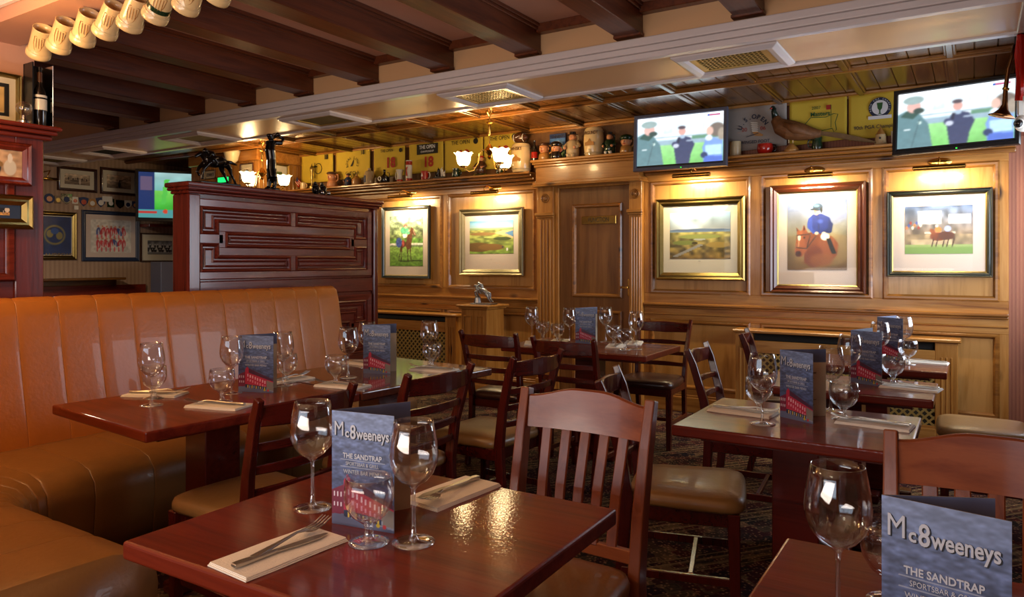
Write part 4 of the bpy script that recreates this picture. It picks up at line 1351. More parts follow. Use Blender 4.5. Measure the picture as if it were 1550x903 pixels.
# ------------------------------------------------------------------ curved bench (banquette)
bq = thing('curved_bench', 'long tan leather wall bench with channelled back and curved corner', 'bench', (0, 0, 0))
XB, YE, RC, YC, XW_END = -3.86, 3.62, 1.0, 1.42, -2.06
YW = YC - RC


def path(s):
    """back line of the bench: s from the far end, returns point and inward normal"""
    L1 = YE - YC
    L2 = RC * PI / 2
    if s <= L1:
        return Vector((XB, YE - s, 0)), Vector((1, 0, 0))
    if s <= L1 + L2:
        a = (s - L1) / RC
        c = Vector((XB + RC, YC, 0))
        n = Vector((math.cos(a), math.sin(a), 0))
        return c - n * RC, n
    return Vector((XB + RC + (s - L1 - L2), YW, 0)), Vector((0, 1, 0))


LT = (YE - YC) + RC * PI / 2 + (XW_END - XB - RC)
back_prof = [(0.0, 0.35), (0.0, 0.9), (0.01, 1.11), (0.04, 1.145), (0.085, 1.15), (0.12, 1.125), (0.14, 1.06), (0.17, 0.9), (0.21, 0.7), (0.245, 0.55), (0.26, 0.45), (0.26, 0.36)]
seat_prof = [(0.2, 0.36), (0.22, 0.44), (0.27, 0.485), (0.36, 0.495), (0.55, 0.495), (0.72, 0.488), (0.80, 0.465), (0.845, 0.42), (0.855, 0.36), (0.845, 0.25), (0.835, 0.10), (0.4, 0.10), (0.2, 0.10)]


def strip(name, s0, s1, prof, bulge, mat, n=7):
    rings = []
    for i in range(n + 1):
        t = i / n
        s = s0 + (s1 - s0) * t
        p, nn = path(s)
        e = min(t, 1 - t) * (s1 - s0)
        dip = bulge * (1 - min(1, e / 0.018)) ** 1.5
        cx = sum(a for a, b_ in prof) / len(prof)
        cz = sum(b_ for a, b_ in prof) / len(prof)
        ring = []
        for a, z in prof:
            dx, dz = a - cx, z - cz
            l = math.hypot(dx, dz)
            a2, z2 = a - dx / l * dip, z - dz / l * dip
            ring.append(p + nn * a2 + Vector((0, 0, z2)))
        rings.append(ring)
    ts = [0, 0.04, 0.1, 0.3, 0.5, 0.7, 0.9, 0.96, 1]
    return MB().loft(rings).build(name, mat, bq, smooth=True)


def strip2(name, s0, s1, prof, bulge, mat):
    rings = []
    cx = sum(a for a, b_ in prof) / len(prof)
    cz = sum(b_ for a, b_ in prof) / len(prof)
    for t in (0, 0.02, 0.06, 0.14, 0.35, 0.65, 0.86, 0.94, 0.98, 1):
        s = s0 + (s1 - s0) * t
        p, nn = path(s)
        e = min(t, 1 - t)
        dip = bulge * (1 - min(1, e / 0.14)) ** 2
        ring = []
        for a, z in prof:
            dx, dz = a - cx, z - cz
            l = math.hypot(dx, dz)
            ring.append(p + nn * (a - dx / l * dip) + Vector((0, 0, z - dz / l * dip)))
        rings.append(ring)
    return MB().loft(rings).build(name, mat, bq, smooth=True)


nb = round(LT / 0.183)
for i in range(nb):
    strip2('back_channel', LT * i / nb, LT * (i + 1) / nb, back_prof, 0.005, LEATHER)
ns = round(LT / 0.25)
for i in range(ns):
    strip2('seat_section', LT * i / ns, LT * (i + 1) / ns, seat_prof, 0.0035, BSEAT)
m = MB()
rings = []
for i in range(41):
    p, nn = path(0.03 + (LT - 0.06) * i / 40)
    rings.append([p + nn * a + Vector((0, 0, z)) for a, z in ((0.02, 0), (0.02, 0.4), (0.78, 0.4), (0.78, 0))])
m.loft(rings).build('plinth', BLACK, bq)

# ------------------------------------------------------------------ tables
def make_table(name, label, W, D, loc, rz, ped=0.155, base=True, mat=None, edge=True):
    t = thing(name, label, 'table', loc, rz)
    H = 0.75
    MB().box(-W / 2, W / 2, -D / 2, D / 2, H - 0.038, H).build('table_top', mat or TOPX, t, bevel=0.007, seg=3)
    MB().box(-W / 2 + 0.08, W / 2 - 0.08, -D / 2 + 0.08, D / 2 - 0.08, H - 0.06, H - 0.036).build('sub_frame', TOPEDGE, t)
    MB().box(-ped / 2, ped / 2, -ped / 2, ped / 2, 0.05, H - 0.05).build('pedestal', TOPEDGE, t, bevel=0.004)
    MB().box(-0.19, 0.19, -0.045, 0.045, 0.0, 0.055).box(-0.045, 0.045, -0.19, 0.19, 0.0, 0.05).build('cross_foot', TOPEDGE, t, bevel=0.01, seg=2)
    return t


T0 = [at(160, 818, .75), at(937, 777, .75)]
make_table('dining_table', 'nearest dark red wooden table, laid for two with a menu', 0.79, 0.70, (-1.078, 1.185, 0), math.radians(1.5))
ROT1 = math.radians(-5)
make_table('dining_table', 'long table end beside the bench, nearest the curved corner', 0.76, 0.925, (-2.665, 1.885, 0), ROT1)
make_table('dining_table', 'second table along the bench, reaching towards the carved partition', 0.76, 0.90, (-2.58, 2.80, 0), ROT1, mat=wood('table_top_far', [(0.25, '2e120a'), (0.5, '4c2214'), (0.75, '5f3020')], 'x', 12, 0.2, 0.8, None, 0.04, 0.06, 0.05))
make_table('dining_table', 'square table in front of the pine door, set with many glasses', 1.04, 0.63, (-2.18, 4.43, 0), 0.01)
make_table('dining_table', 'nearest of the three right-hand tables, menu standing in the middle', 0.73, 0.61, (-0.522, 2.74, 0), 0)
make_table('dining_table', 'middle of the three right-hand tables in front of the radiator cover', 0.73, 0.50, (-0.50, 3.69, 0), 0)
make_table('dining_table', 'farthest of the three right-hand tables, close to the radiator cover', 0.73, 0.50, (-0.475, 4.58, 0), 0)
make_table('dining_table', 'table corner at the bottom right edge with a large menu', 0.72, 0.62, (0.035, 1.265, 0), 0)

# ------------------------------------------------------------------ chairs
def arc(x, hw, bow):
    return -bow * (1 - (x / hw) ** 2)


def ladder_chair(label, seat_mat, group='ladder-back chairs'):
    t = thing('ladder_back_chair', label, 'chair', (0, 0, 0), 0, group)
    # seat
    rings = []
    for f, z in ((0.97, 0.425), (1.0, 0.435), (1.0, 0.45), (0.97, 0.468), (0.88, 0.477), (0.5, 0.482)):
        ring = []
        for k in range(24):
            a = 2 * PI * k / 24
            c, s = math.cos(a), math.sin(a)
            e = 0.35
            x = 0.215 * math.copysign(abs(c) ** e, c)
            y = 0.215 * math.copysign(abs(s) ** e, s)
            x *= 1.0 + 0.07 * (y / 0.21)
            ring.append((x * f, y * f + 0.01, z))
        rings.append(ring)
    MB().loft(rings).build('seat', seat_mat, t, smooth=True)
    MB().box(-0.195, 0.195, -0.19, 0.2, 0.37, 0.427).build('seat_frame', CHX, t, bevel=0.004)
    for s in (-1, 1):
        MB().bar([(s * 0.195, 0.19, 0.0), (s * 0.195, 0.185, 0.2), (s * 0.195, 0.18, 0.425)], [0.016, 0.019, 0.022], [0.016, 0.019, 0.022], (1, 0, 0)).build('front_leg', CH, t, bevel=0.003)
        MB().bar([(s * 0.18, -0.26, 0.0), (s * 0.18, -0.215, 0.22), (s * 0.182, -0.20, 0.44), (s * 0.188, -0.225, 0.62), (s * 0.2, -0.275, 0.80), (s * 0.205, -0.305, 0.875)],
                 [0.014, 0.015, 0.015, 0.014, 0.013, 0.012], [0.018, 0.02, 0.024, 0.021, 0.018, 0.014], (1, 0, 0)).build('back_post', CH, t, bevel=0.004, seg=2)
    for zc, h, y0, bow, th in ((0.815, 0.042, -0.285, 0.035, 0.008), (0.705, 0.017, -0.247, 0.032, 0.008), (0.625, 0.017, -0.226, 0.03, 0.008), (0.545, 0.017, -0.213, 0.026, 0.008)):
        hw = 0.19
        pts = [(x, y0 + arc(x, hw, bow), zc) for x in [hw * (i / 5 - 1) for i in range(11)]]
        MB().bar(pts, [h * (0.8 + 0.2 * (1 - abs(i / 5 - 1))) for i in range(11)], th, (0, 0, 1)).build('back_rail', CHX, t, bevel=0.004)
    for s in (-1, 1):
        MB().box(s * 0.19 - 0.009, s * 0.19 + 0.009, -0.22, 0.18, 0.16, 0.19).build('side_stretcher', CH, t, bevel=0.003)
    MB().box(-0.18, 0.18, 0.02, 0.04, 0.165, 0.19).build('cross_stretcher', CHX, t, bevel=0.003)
    return t


TANL = ladder_chair('x', SEATL)
DARKL = ladder_chair('x', DSEAT)
used = set()


def place(proto, x, y, face, label, group='ladder-back chairs'):
    """face = direction the sitter looks, degrees from +y counter-clockwise"""
    rz = math.radians(face)
    if proto.name not in used:
        used.add(proto.name)
        proto.location, proto.rotation_euler = (x, y, 0), (0, 0, rz)
        proto['label'], proto['group'] = label, group
        return proto
    return dup(proto, (x, y, 0), rz, label, group)


place(TANL, -2.235, 1.755, 88, 'ladder-back chair with tan seat, nearest of those facing the bench')
place(TANL, -2.17, 2.41, 88, 'ladder-back chair in the middle of the three facing the bench')
place(TANL, -2.08, 3.07, 86, 'ladder-back chair farthest along the row facing the bench')
place(DARKL, -2.60, 4.10, 2, 'ladder-back chair at the door table, its back nearest the partition')
place(DARKL, -2.0, 4.02, -2, 'ladder-back chair with its back to us, in front of the door table menu')
place(DARKL, -1.99, 5.05, 182, 'ladder-back chair with brown seat between door table and panelling')
place(TANL, -0.94, 2.74, -75, 'ladder-back chair with wide tan seat left of the nearest right-hand table')
place(DARKL, -0.93, 3.80, -85, 'ladder-back chair at the left of the middle right-hand table')
place(DARKL, -0.94, 4.78, -80, 'ladder-back chair in front of the long radiator cover')
place(TANL, 0.06, 4.50, 92, 'ladder-back chair with shiny tan seat at the right-hand edge')


def slat_chair(label, seat_mat):
    t = thing('slat_back_chair', label, 'chair', (0, 0, 0), 0, 'slat-back chairs')
    rings = []
    for f, z in ((0.96, 0.425), (1.0, 0.437), (1.0, 0.455), (0.97, 0.472), (0.88, 0.48), (0.5, 0.486)):
        ring = []
        for k in range(24):
            a = 2 * PI * k / 24
            c, s = math.cos(a), math.sin(a)
            x = 0.225 * math.copysign(abs(c) ** .3, c)
            y = 0.215 * math.copysign(abs(s) ** .3, s)
            x *= 1.0 + 0.08 * (y / 0.21)
            ring.append((x * f, y * f + 0.02, z))
        rings.append(ring)
    MB().loft(rings).build('seat', seat_mat, t, smooth=True)
    MB().box(-0.19, 0.19, -0.18, 0.2, 0.37, 0.427).build('seat_frame', CFX, t, bevel=0.004)
    for s in (-1, 1):
        MB().bar([(s * 0.19, 0.19, 0.0), (s * 0.19, 0.18, 0.425)], [0.017, 0.021], [0.017, 0.021], (1, 0, 0)).build('front_leg', CF, t, bevel=0.003)
        MB().bar([(s * 0.20, -0.27, 0.0), (s * 0.20, -0.22, 0.24), (s * 0.20, -0.205, 0.45), (s * 0.202, -0.225, 0.62), (s * 0.205, -0.262, 0.80), (s * 0.208, -0.295, 0.935)],
                 [0.015, 0.017, 0.018, 0.017, 0.016, 0.015], [0.02, 0.026, 0.028, 0.025, 0.022, 0.018], (1, 0, 0)).build('back_post', CF, t, bevel=0.004, seg=2)
        MB().box(s * 0.195 - 0.009, s * 0.195 + 0.009, -0.22, 0.18, 0.17, 0.20).build('side_stretcher', CF, t, bevel=0.003)
    hw = 0.192
    rings = []
    for i in range(21):
        x = hw * (i / 10 - 1)
        u = 1 - (x / hw) ** 2
        y = -0.272 - 0.022 * u
        zt = 0.915 + 0.028 * (0.5 - 0.5 * math.cos(PI * min(1, 1.25 * (1 - abs(x / hw)))))
        zb = 0.818
        ly = -0.018
        rings.append([(x, y + 0.010, zb), (x, y + 0.010 + ly, zt - 0.004), (x, y + 0.004 + ly, zt), (x, y - 0.006 + ly, zt), (x, y - 0.010 + ly, zt - 0.004), (x, y - 0.010, zb)])
    MB().loft(rings).build('crest_rail', CFX, t, auto=True)
    MB().bar([(x, -0.215 + arc(x, hw, 0.01), 0.50) for x in (-hw, 0, hw)], 0.02, 0.01, (0, 0, 1)).build('lower_rail', CFX, t, bevel=0.003)
    for k in range(5):
        x = -0.128 + 0.064 * k
        u = 1 - (x / hw) ** 2
        MB().bar([(x * 0.92, -0.215, 0.51), (x * 0.95, -0.235 - 0.01 * u, 0.66), (x, -0.274 - 0.02 * u, 0.826)], 0.0165, 0.006, (1, 0, 0)).build('slat', CF, t, bevel=0.003)
    return t


sc = slat_chair('slat-back wooden chair with arched top rail, in front of the nearest table', BSEAT)
sc.location, sc.rotation_euler = (-0.985, 1.68, 0), (0, 0, PI)
sc.scale = (1, 1, 0.985)
dup(sc, (0.045, 1.64, 0), PI, 'slat-back wooden chair at the right edge, behind the large menu', 'slat-back chairs')

# ------------------------------------------------------------------ menus
def menu_cover():
    c = Cv(110, 165, '3a4c78')
    c.grad(0.0, 1.0, '323f66', '667aa4').noise(0.25, 14, 60).noise(0.15, 30, 90).ell(0.6, 0.93, 0.6, 0.1, '7a90b8', 0.4)
    c.rect(0.14, 0.578, 0.86, 0.582, 'a8b4c8', 0.8).rect(0.14, 0.515, 0.86, 0.519, 'a8b4c8', 0.8)
    c.grad(0, 0.0001, '2c3858', '2c3858')
    c.poly([(0, 0.0), (0, 0.12), (1, 0.02), (1, 0)], '5c6484').poly([(0, 0.12), (0, 0.16), (1, 0.05), (1, 0.02)], '8088a0')
    c.poly([(0, 0.09), (0, 0.3), (0.2, 0.36), (0.2, 0.1)], '6e1c3c').poly([(0.2, 0.1), (0.2, 0.4), (0.25, 0.45), (0.3, 0.42), (1.0, 0.2), (1.0, 0.05), (0.6, 0.06)], 'b02848')
    c.poly([(0.3, 0.42), (1, 0.235), (1.0, 0.195), (0.3, 0.34)], '4a2440')
    for i in range(9):
        x = 0.26 + i * 0.07
        z = 0.30 - i * 0.016
        c.rect(x, z - 0.03, x + 0.028, z + 0.02, 'e0b8c8').rect(x, z - 0.1, x + 0.028, z - 0.06, 'd890a8')
    for i in range(3):
        c.rect(0.03 + i * 0.055, 0.25, 0.055 + i * 0.055, 0.29, 'd8d0e0').rect(0.03 + i * 0.055, 0.16, 0.055 + i * 0.055, 0.2, 'd8d0e0')
    c.poly([(0.2, 0.08), (0.2, 0.14), (1, 0.09), (1, 0.04)], '24304c').poly([(0.8, 0.05), (0.8, 0.22), (1, 0.18), (1, 0.04)], '7a7470')
    for i in range(10):
        c.rect(0.26 + i * 0.06, 0.075 - i * 0.002, 0.285 + i * 0.06, 0.125 - i * 0.004, '8c9cb4' if i % 2 else 'c8b050')
    c.ell(0.75, 0.045, 0.03, 0.018, 'b8a020').ell(0.85, 0.04, 0.03, 0.018, 'b03038')
    return c


MW, MH = 0.158, 0.246
cov_me = canvas_mesh('front_cover', menu_cover(), MW, MH, CARD, 0, 0, -0.0012)
ic = Cv(60, 90, 'b5a68c')
ic.grad(0.8, 1, '4c5878', '5c6888')
for i in range(16):
    y = 0.72 - i * 0.04
    if i % 4 != 3:
        ic.rect(0.15, y, 0.15 + 0.4 + 0.3 * ((i * 7) % 5) / 5, y + 0.012, '4a3c30', 0.75)
ic.noise(0.08, 5, 8)
in_me = canvas_mesh('inner_page', ic, MW, MH, CARD, 0, 0, -0.0012)
menu_proto = None


def menu(sp, fe, be, label, big=True):
    """spine, free end of the cover, free end of the back, all image points on the table"""
    global menu_proto
    s, f, b_ = (at(*p, .75) for p in (sp, fe, be))
    a1 = math.atan2((f - s).y, (f - s).x)
    a2 = math.atan2((b_ - s).y, (b_ - s).x)
    r = thing('folded_menu', label, 'menu', s + Vector((0, 0, 0.0)), 0, 'standing menus')
    fp = MB().box(0, MW, -0.0008, 0.0004, 0, MH).build('cover_panel', PAGE, r, rot=(0, 0, a1))
    obj_me('cover_print', cov_me, fp)
    for dx, dz, mt, y in ((0.0015, -0.0015, STXT, -0.0020), (0, 0, LTXT, -0.0028)):
        lettering(fp, 'M', 0.044, mt, 0.020 + dx, y, 0.207 + dz, 0.8, 0.0)
        lettering(fp, 'c', 0.027, mt, 0.041 + dx, y, 0.200 + dz, 0.9, 0.0006)
        lettering(fp, '8', 0.042, mt, 0.056 + dx, y, 0.202 + dz, 0.75, 0.0006)
        lettering(fp, 'weeneys', 0.032, mt, 0.106 + dx, y, 0.200 + dz, 0.74, 0.0006)
    lettering(fp, 'THE SANDTRAP', 0.0150, LTXT, MW / 2, -0.0020, 0.151, 0.92, 0.0004)
    lettering(fp, 'SPORTSBAR & GRILL', 0.0108, LTXT, MW / 2, -0.0020, 0.1345, 0.86)
    lettering(fp, 'WINTER BAR MENU', 0.0125, LTXT, MW / 2, -0.0020, 0.117, 0.86)
    fp.scale.x = max(0.9, min(1.2, (f - s).length / MW))
    bp_ = MB().box(0, MW, -0.0004, 0.0008, 0, MH).build('back_panel', PAGE, r, rot=(0, 0, a2))
    bp_.scale.x = max(0.9, min(1.25, (b_ - s).length / MW))
    obj_me('inner_page', in_me, bp_)
    return r


menu((503, 791), (597, 807), (621, 768), 'folded blue menu standing on the nearest table')
menu((1335, 1016), (1532, 1088), (1506, 1026), 'largest blue menu, bottom right corner of the view')
menu((361, 592), (414, 594.5), (419, 586), 'blue menu on the bench table, nearer the curved corner')
menu((550, 564.5), (591, 566), (600, 561), 'blue menu on the bench table, nearer the carved partition')
menu((871, 519.5), (898, 520.5), (908, 516.5), 'blue menu on the table in front of the door')
menu((1181, 630), (1229, 641), (1250, 629), 'blue menu on the nearest of the three right-hand tables')
menu((1288, 578), (1335, 585), (1326, 571), 'blue menu on the middle right-hand table')
menu((1328, 543), (1367, 548), (1360, 539), 'blue menu on the farthest right-hand table')

# ------------------------------------------------------------------ glasses
def glass_proto(kind):
    t = thing('wine_glass' if kind else 'water_goblet', 'x', 'glass', (0, 0, 0), 0, 'wine glasses' if kind else 'water goblets')
    if kind:
        MB().lathe([(0.004, 0.112), (0.012, 0.116), (0.028, 0.126), (0.041, 0.142), (0.049, 0.162), (0.0505, 0.180), (0.048, 0.205), (0.044, 0.228), (0.0405, 0.246),
                    (0.0395, 0.2465), (0.043, 0.228), (0.047, 0.205), (0.0493, 0.180), (0.0478, 0.163), (0.040, 0.144), (0.027, 0.129), (0.01, 0.121), (0.001, 0.12)], 28, caps=False).build('bowl', GLASS, t, smooth=True)
        MB().lathe([(0.012, 0.006), (0.006, 0.016), (0.004, 0.04), (0.0038, 0.09), (0.005, 0.108), (0.012, 0.116)], 12, caps=False).build('stem', GLASSF, t, smooth=True)
        MB().lathe([(0.001, 0.0), (0.043, 0.0), (0.0435, 0.0015), (0.03, 0.004), (0.012, 0.007), (0.001, 0.009)], 28, caps=False).build('foot', GLASSF, t, smooth=True)
    else:
        MB().lathe([(0.006, 0.040), (0.02, 0.044), (0.036, 0.056), (0.047, 0.075), (0.0505, 0.092), (0.050, 0.112), (0.047, 0.133),
                    (0.046, 0.1335), (0.0487, 0.112), (0.0490, 0.092), (0.0455, 0.077), (0.034, 0.059), (0.018, 0.049), (0.001, 0.047)], 28, caps=False).build('bowl', GLASS, t, smooth=True)
        MB().lathe([(0.018, 0.006), (0.01, 0.014), (0.008, 0.026), (0.011, 0.036), (0.02, 0.044)], 14, caps=False).build('stem', GLASSF, t, smooth=True)
        MB().lathe([(0.001, 0.0), (0.041, 0.0), (0.0415, 0.002), (0.03, 0.005), (0.018, 0.008), (0.001, 0.01)], 28, caps=False).build('foot', GLASSF, t, smooth=True)
    return t


GP = {1: glass_proto(1), 0: glass_proto(0)}
gu = set()


def glass(kind, px, py, where):
    p = at(px, py, .7502)
    lab = ('tall stemmed wine glass ' if kind else 'short-stemmed water goblet ') + where
    g = GP[kind]
    if kind not in gu:
        gu.add(kind)
        g.location = p
        g['label'] = lab
        return
    dup(g, p, 0, lab)


for k, px, py, s in (
    (1, 473, 768, 'left of the menu on the nearest table'), (0, 558.5, 820, 'in front of the menu on the nearest table'), (1, 626, 820, 'right of the menu on the nearest table'),
    (1, 1268, 938, 'left of the largest menu at the bottom right'), (0, 1352, 912, 'half hidden behind the largest menu'),
    (1, 229, 613, 'at the bench corner end of the long table'), (0, 233, 602, 'behind the leftmost wine glass'),
    (1, 351, 595, 'just left of the first bench-table menu'), (0, 336, 608, 'left of the first bench-table menu'),
    (1, 428, 583, 'just right of the first bench-table menu'), (0, 434, 578, 'right of the first bench-table menu'),
    (1, 527, 571, 'left of the second bench-table menu'), (0, 508, 581, 'nearest left of the second bench-table menu'),
    (1, 556, 556, 'behind the second bench-table menu'), (1, 650, 553, 'at the partition end of the bench tables'), (0, 654, 557, 'in front of the wine glass at the partition end'),
    (1, 805, 517, 'at the left end of the door table'), (0, 822, 514, 'second from the left on the door table'), (0, 844, 518, 'third from the left on the door table'),
    (1, 862, 519, 'directly left of the door-table menu'), (1, 917, 517, 'directly right of the door-table menu'), (0, 929, 521, 'second right of the door-table menu'),
    (0, 946, 529, 'third right of the door-table menu'), (1, 963, 528, 'at the right end of the door table'),
    (1, 1154, 641, 'left of the menu on the nearest right-hand table'), (0, 1149, 625, 'behind the wine glass on the nearest right-hand table'),
    (1, 1257, 622, 'right of the menu on the nearest right-hand table'), (0, 1277, 634, 'rightmost on the nearest right-hand table'),
    (1, 1286, 590, 'left of the menu on the middle right-hand table'), (0, 1352, 581, 'right of the menu on the middle right-hand table'),
    (1, 1332, 557, 'in front of the farthest right-hand menu'), (1, 1368, 543, 'behind the farthest right-hand menu'), (0, 1374, 551, 'right of the farthest right-hand menu')):
    glass(k, px, py, s)

# ------------------------------------------------------------------ napkins and cutlery
nap = thing('folded_napkin', 'x', 'napkin', (0, 0, 0), 0, 'folded napkins')
for i, (w_, l_, z) in enumerate(((0.060, 0.118, 0), (0.0585, 0.116, 0.0028), (0.057, 0.115, 0.0056))):
    rings = []
    for y in (-l_, -l_ * 0.5, 0, l_ * 0.5, l_):
        dz = 0.0006 * math.sin(y * 40 + i)
        rings.append([(-w_, y, z + dz), (w_, y, z + dz), (w_ + 0.001, y, z + 0.0014 + dz), (w_ - 0.001, y, z + 0.003 + dz), (-w_ + 0.001, y, z + 0.003 + dz)])
    MB().loft(rings).build('fold', CLOTHN, nap, auto=True)

kn = thing('knife', 'x', 'knife', (0, 0, 0), 0, 'knives')
MB().bar([(0, -0.105, 0.006), (0, -0.09, 0.006), (0, -0.03, 0.006), (0, -0.012, 0.006)], [0.008, 0.0085, 0.006, 0.004], [0.0035, 0.004, 0.003, 0.0025], (1, 0, 0)).build('handle', STEEL, kn, bevel=0.0015)
MB().bar([(0, -0.015, 0.006), (0.001, 0.03, 0.005), (0.001, 0.08, 0.0045), (-0.002, 0.105, 0.004)], [0.006, 0.0095, 0.0095, 0.003], [0.0012, 0.0009, 0.0009, 0.0007], (1, 0, 0)).build('blade', STEEL, kn)
fk = thing('fork', 'x', 'fork', (0, 0, 0), 0, 'forks')
MB().bar([(0, -0.1, 0.006), (0, -0.085, 0.006), (0, -0.02, 0.010), (0, 0.02, 0.013), (0, 0.04, 0.010)], [0.008, 0.0085, 0.004, 0.003, 0.006], [0.0018, 0.002, 0.0022, 0.002, 0.0015], (1, 0, 0)).build('handle', STEEL, fk, bevel=0.001)
MB().bar([(0, 0.038, 0.010), (0, 0.05, 0.0075), (0, 0.058, 0.0065)], [0.007, 0.0135, 0.014], [0.0012, 0.001, 0.001], (1, 0, 0)).build('neck', STEEL, fk)
for q in range(4):
    x = -0.0120 + 0.0080 * q
    MB().bar([(x, 0.057, 0.0065), (x, 0.085, 0.010), (x, 0.110, 0.019)], [0.0024, 0.0019, 0.001], [0.001, 0.001, 0.0006], (1, 0, 0)).build('tine', STEEL, fk)
nu = set()


def put(proto, p, rz, label):
    if proto.name not in nu:
        nu.add(proto.name)
        proto.location, proto.rotation_euler = p, (0, 0, rz)
        proto['label'] = label
        return
    dup(proto, p, rz, label)


def setting(pa, pb, where, near=True):
    """napkin from image point pa to pb (fork tines at pb)"""
    a, b_ = at(*pa, .75), at(*pb, .75)
    d = b_ - a
    rz = math.atan2(d.y, d.x) - PI / 2
    c = (a + b_) / 2
    c.z = 0.7502
    put(nap, c, rz, 'white folded napkin ' + where)
    R = Matrix.Rotation(rz, 4, 'Z')
    c2 = c + Vector((0, 0, 0.009))
    put(kn, c2 + (R @ Vector((0.014, -0.005, 0))), rz - 0.05, 'steel knife on the napkin ' + where)
    put(fk, c2 + (R @ Vector((-0.008, 0.028, 0.002))), rz + 0.17, 'steel fork on the napkin ' + where)


setting((345, 868), (495, 810), 'at the front edge of the nearest table')
setting((727, 731), (638, 765), 'at the back edge of the nearest table')
setting((203, 597), (268, 598), 'by the leftmost wine glass')
setting((362, 617), (303, 613), 'in front of the first bench-table menu')
setting((407, 580), (462, 572), 'behind the first bench-table menu')
setting((548, 587), (490, 582), 'left of the second bench-table menu')
setting((528, 548), (556, 551), 'behind the second bench-table menu')
setting((686, 562), (630, 558), 'at the partition end of the bench tables')
setting((806, 524), (808, 516), 'at the left end of the door table')
setting((840, 521), (852, 513), 'behind the front left glasses of the door table')
setting((928, 529), (936, 520), 'right of the door-table menu')
setting((955, 524), (962, 516), 'at the right end of the door table')
setting((1085, 619), (1165, 629), 'left of the nearest right-hand menu')
setting((1364, 648), (1285, 638), 'right of the nearest right-hand menu')
setting((1408, 591), (1350, 585), 'right of the middle right-hand menu')
setting((1420, 551), (1378, 548), 'right of the farthest right-hand menu')
# ------------------------------------------------------------------ hanging mugs and what stands on the left screen
MUGX = [-3.70, -3.505, -3.30, -3.11, -2.925, -2.735, -2.535, -2.34, -2.15]
words_ = ['first', 'second', 'third', 'fourth', 'fifth', 'sixth', 'seventh', 'eighth', 'ninth']
mug_me = None
for i, x in enumerate(MUGX):
    extra = ', with a dark green band' if i == 5 else ''
    t = thing('hanging_mug', 'cream mug hanging from the ceiling beam, %s from the wall%s' % (words_[i], extra), 'mug', (x, 1.70, 2.35), 0, 'mugs hanging from the ceiling beam')
    t.rotation_euler = (math.radians(51 + (i * 37 % 9) - 4), math.radians(-4 + (i * 23 % 9)), math.radians(80))
    prof = [(0.052, -0.075), (0.053, -0.068), (0.052, -0.05), (0.047, -0.045), (0.045, -0.01), (0.043, 0.04), (0.042, 0.07), (0.043, 0.075), (0.039, 0.075), (0.038, 0.04), (0.04, -0.03), (0.038, -0.065), (0.001, -0.066)]
    body = MB().lathe([(0.001, -0.077)] + prof, 28, caps=False).build('body', CREAM, t, smooth=True)
    MB().lathe([(0.0485, -0.046), (0.0505, -0.043), (0.0485, -0.040)], 28, caps=False).build('foot_ring', CREAM, t, smooth=True)
    MB().tube([(0, 0.040, 0.055), (0, 0.066, 0.060), (0, 0.082, 0.035), (0, 0.078, -0.005), (0, 0.06, -0.03), (0, 0.043, -0.032)], 0.007, 8).build('handle', CREAM, t, smooth=True)
    if i == 5:
        MB().lathe([(0.0468, -0.028), (0.0475, -0.02), (0.0466, -0.008)], 28, caps=False).build('green_band', GREENG, t, smooth=True)
    # incised shield on the belly
    m = MB()
    pts = []
    for a, z in ((-0.5, 0.045), (0.5, 0.045), (0.5, 0.01), (0.3, -0.02), (0, -0.035), (-0.3, -0.02), (-0.5, 0.01), (-0.5, 0.045)):
        b0 = -PI / 2 - 0.5 + a * 0.9
        pts.append((0.0455 * math.cos(b0), 0.0455 * math.sin(b0), z))
    m.tube(pts, 0.0012, 4)
    for a in (-0.25, 0, 0.25):
        b0 = -PI / 2 - 0.5 + a * 0.9
        m.tube([(0.0457 * math.cos(b0), 0.0457 * math.sin(b0), 0.04), (0.0462 * math.cos(b0 + 0.1), 0.0462 * math.sin(b0 + 0.1), -0.01)], 0.0012, 4)
    m.build('crest', TAN, t)
    hk = MB().tube([(0, 0, 0), (0, 0, -0.02), (0.01, 0, -0.032), (0.02, 0, -0.024)], 0.0025, 6).build('hook', BRASS, None, loc=(x - 0.01, 1.775, 2.432))
    tag(hk, 'brass hook in the ceiling beam holding the %s mug from the wall' % words_[i], 'hook', 'mug hooks')

yb, zb = onX(69, 185, -4.04)
bx = thing('bottle_case', 'tall open black case with a metal edge on the left screen top', 'case', (-4.06, 1.858, SCR_T), PI / 2)
MB().box(-0.05, 0.05, 0.045, 0.055, 0, 0.33).box(-0.05, -0.044, -0.04, 0.05, 0, 0.33).box(-0.05, 0.05, -0.04, 0.05, 0, 0.008).build('case_body', BLACK, bx)
MB().box(0.044, 0.05, -0.045, 0.05, 0, 0.33).build('metal_edge', CHROME, bx, bevel=0.002)
bo = thing('wine_bottle', 'dark wine bottle with white label standing in the black case', 'bottle', (-4.055, 1.858, SCR_T + 0.009))
MB().lathe([(0.001, 0), (0.034, 0.0), (0.037, 0.006), (0.037, 0.19), (0.034, 0.215), (0.018, 0.245), (0.0135, 0.27), (0.013, 0.34), (0.016, 0.342), (0.016, 0.36), (0.001, 0.36)], 24).build('bottle_body', BLACKG, bo, auto=True)
bo.scale = (0.88, 0.88, 0.85)
MB().lathe([(0.0378, 0.10), (0.0378, 0.165)], 24, caps=False).lathe([(0.0378, 0.175), (0.0378, 0.19)], 24, caps=False).build('label', WHITEG, bo, smooth=True)
MB().lathe([(0.0142, 0.27), (0.0142, 0.33)], 16, caps=False).build('neck_foil', BROWNG, bo, smooth=True)
tr1 = thing('glass_trophy', 'round glass globe trophy on the left screen top', 'trophy', (-3.965, 1.745, SCR_T))
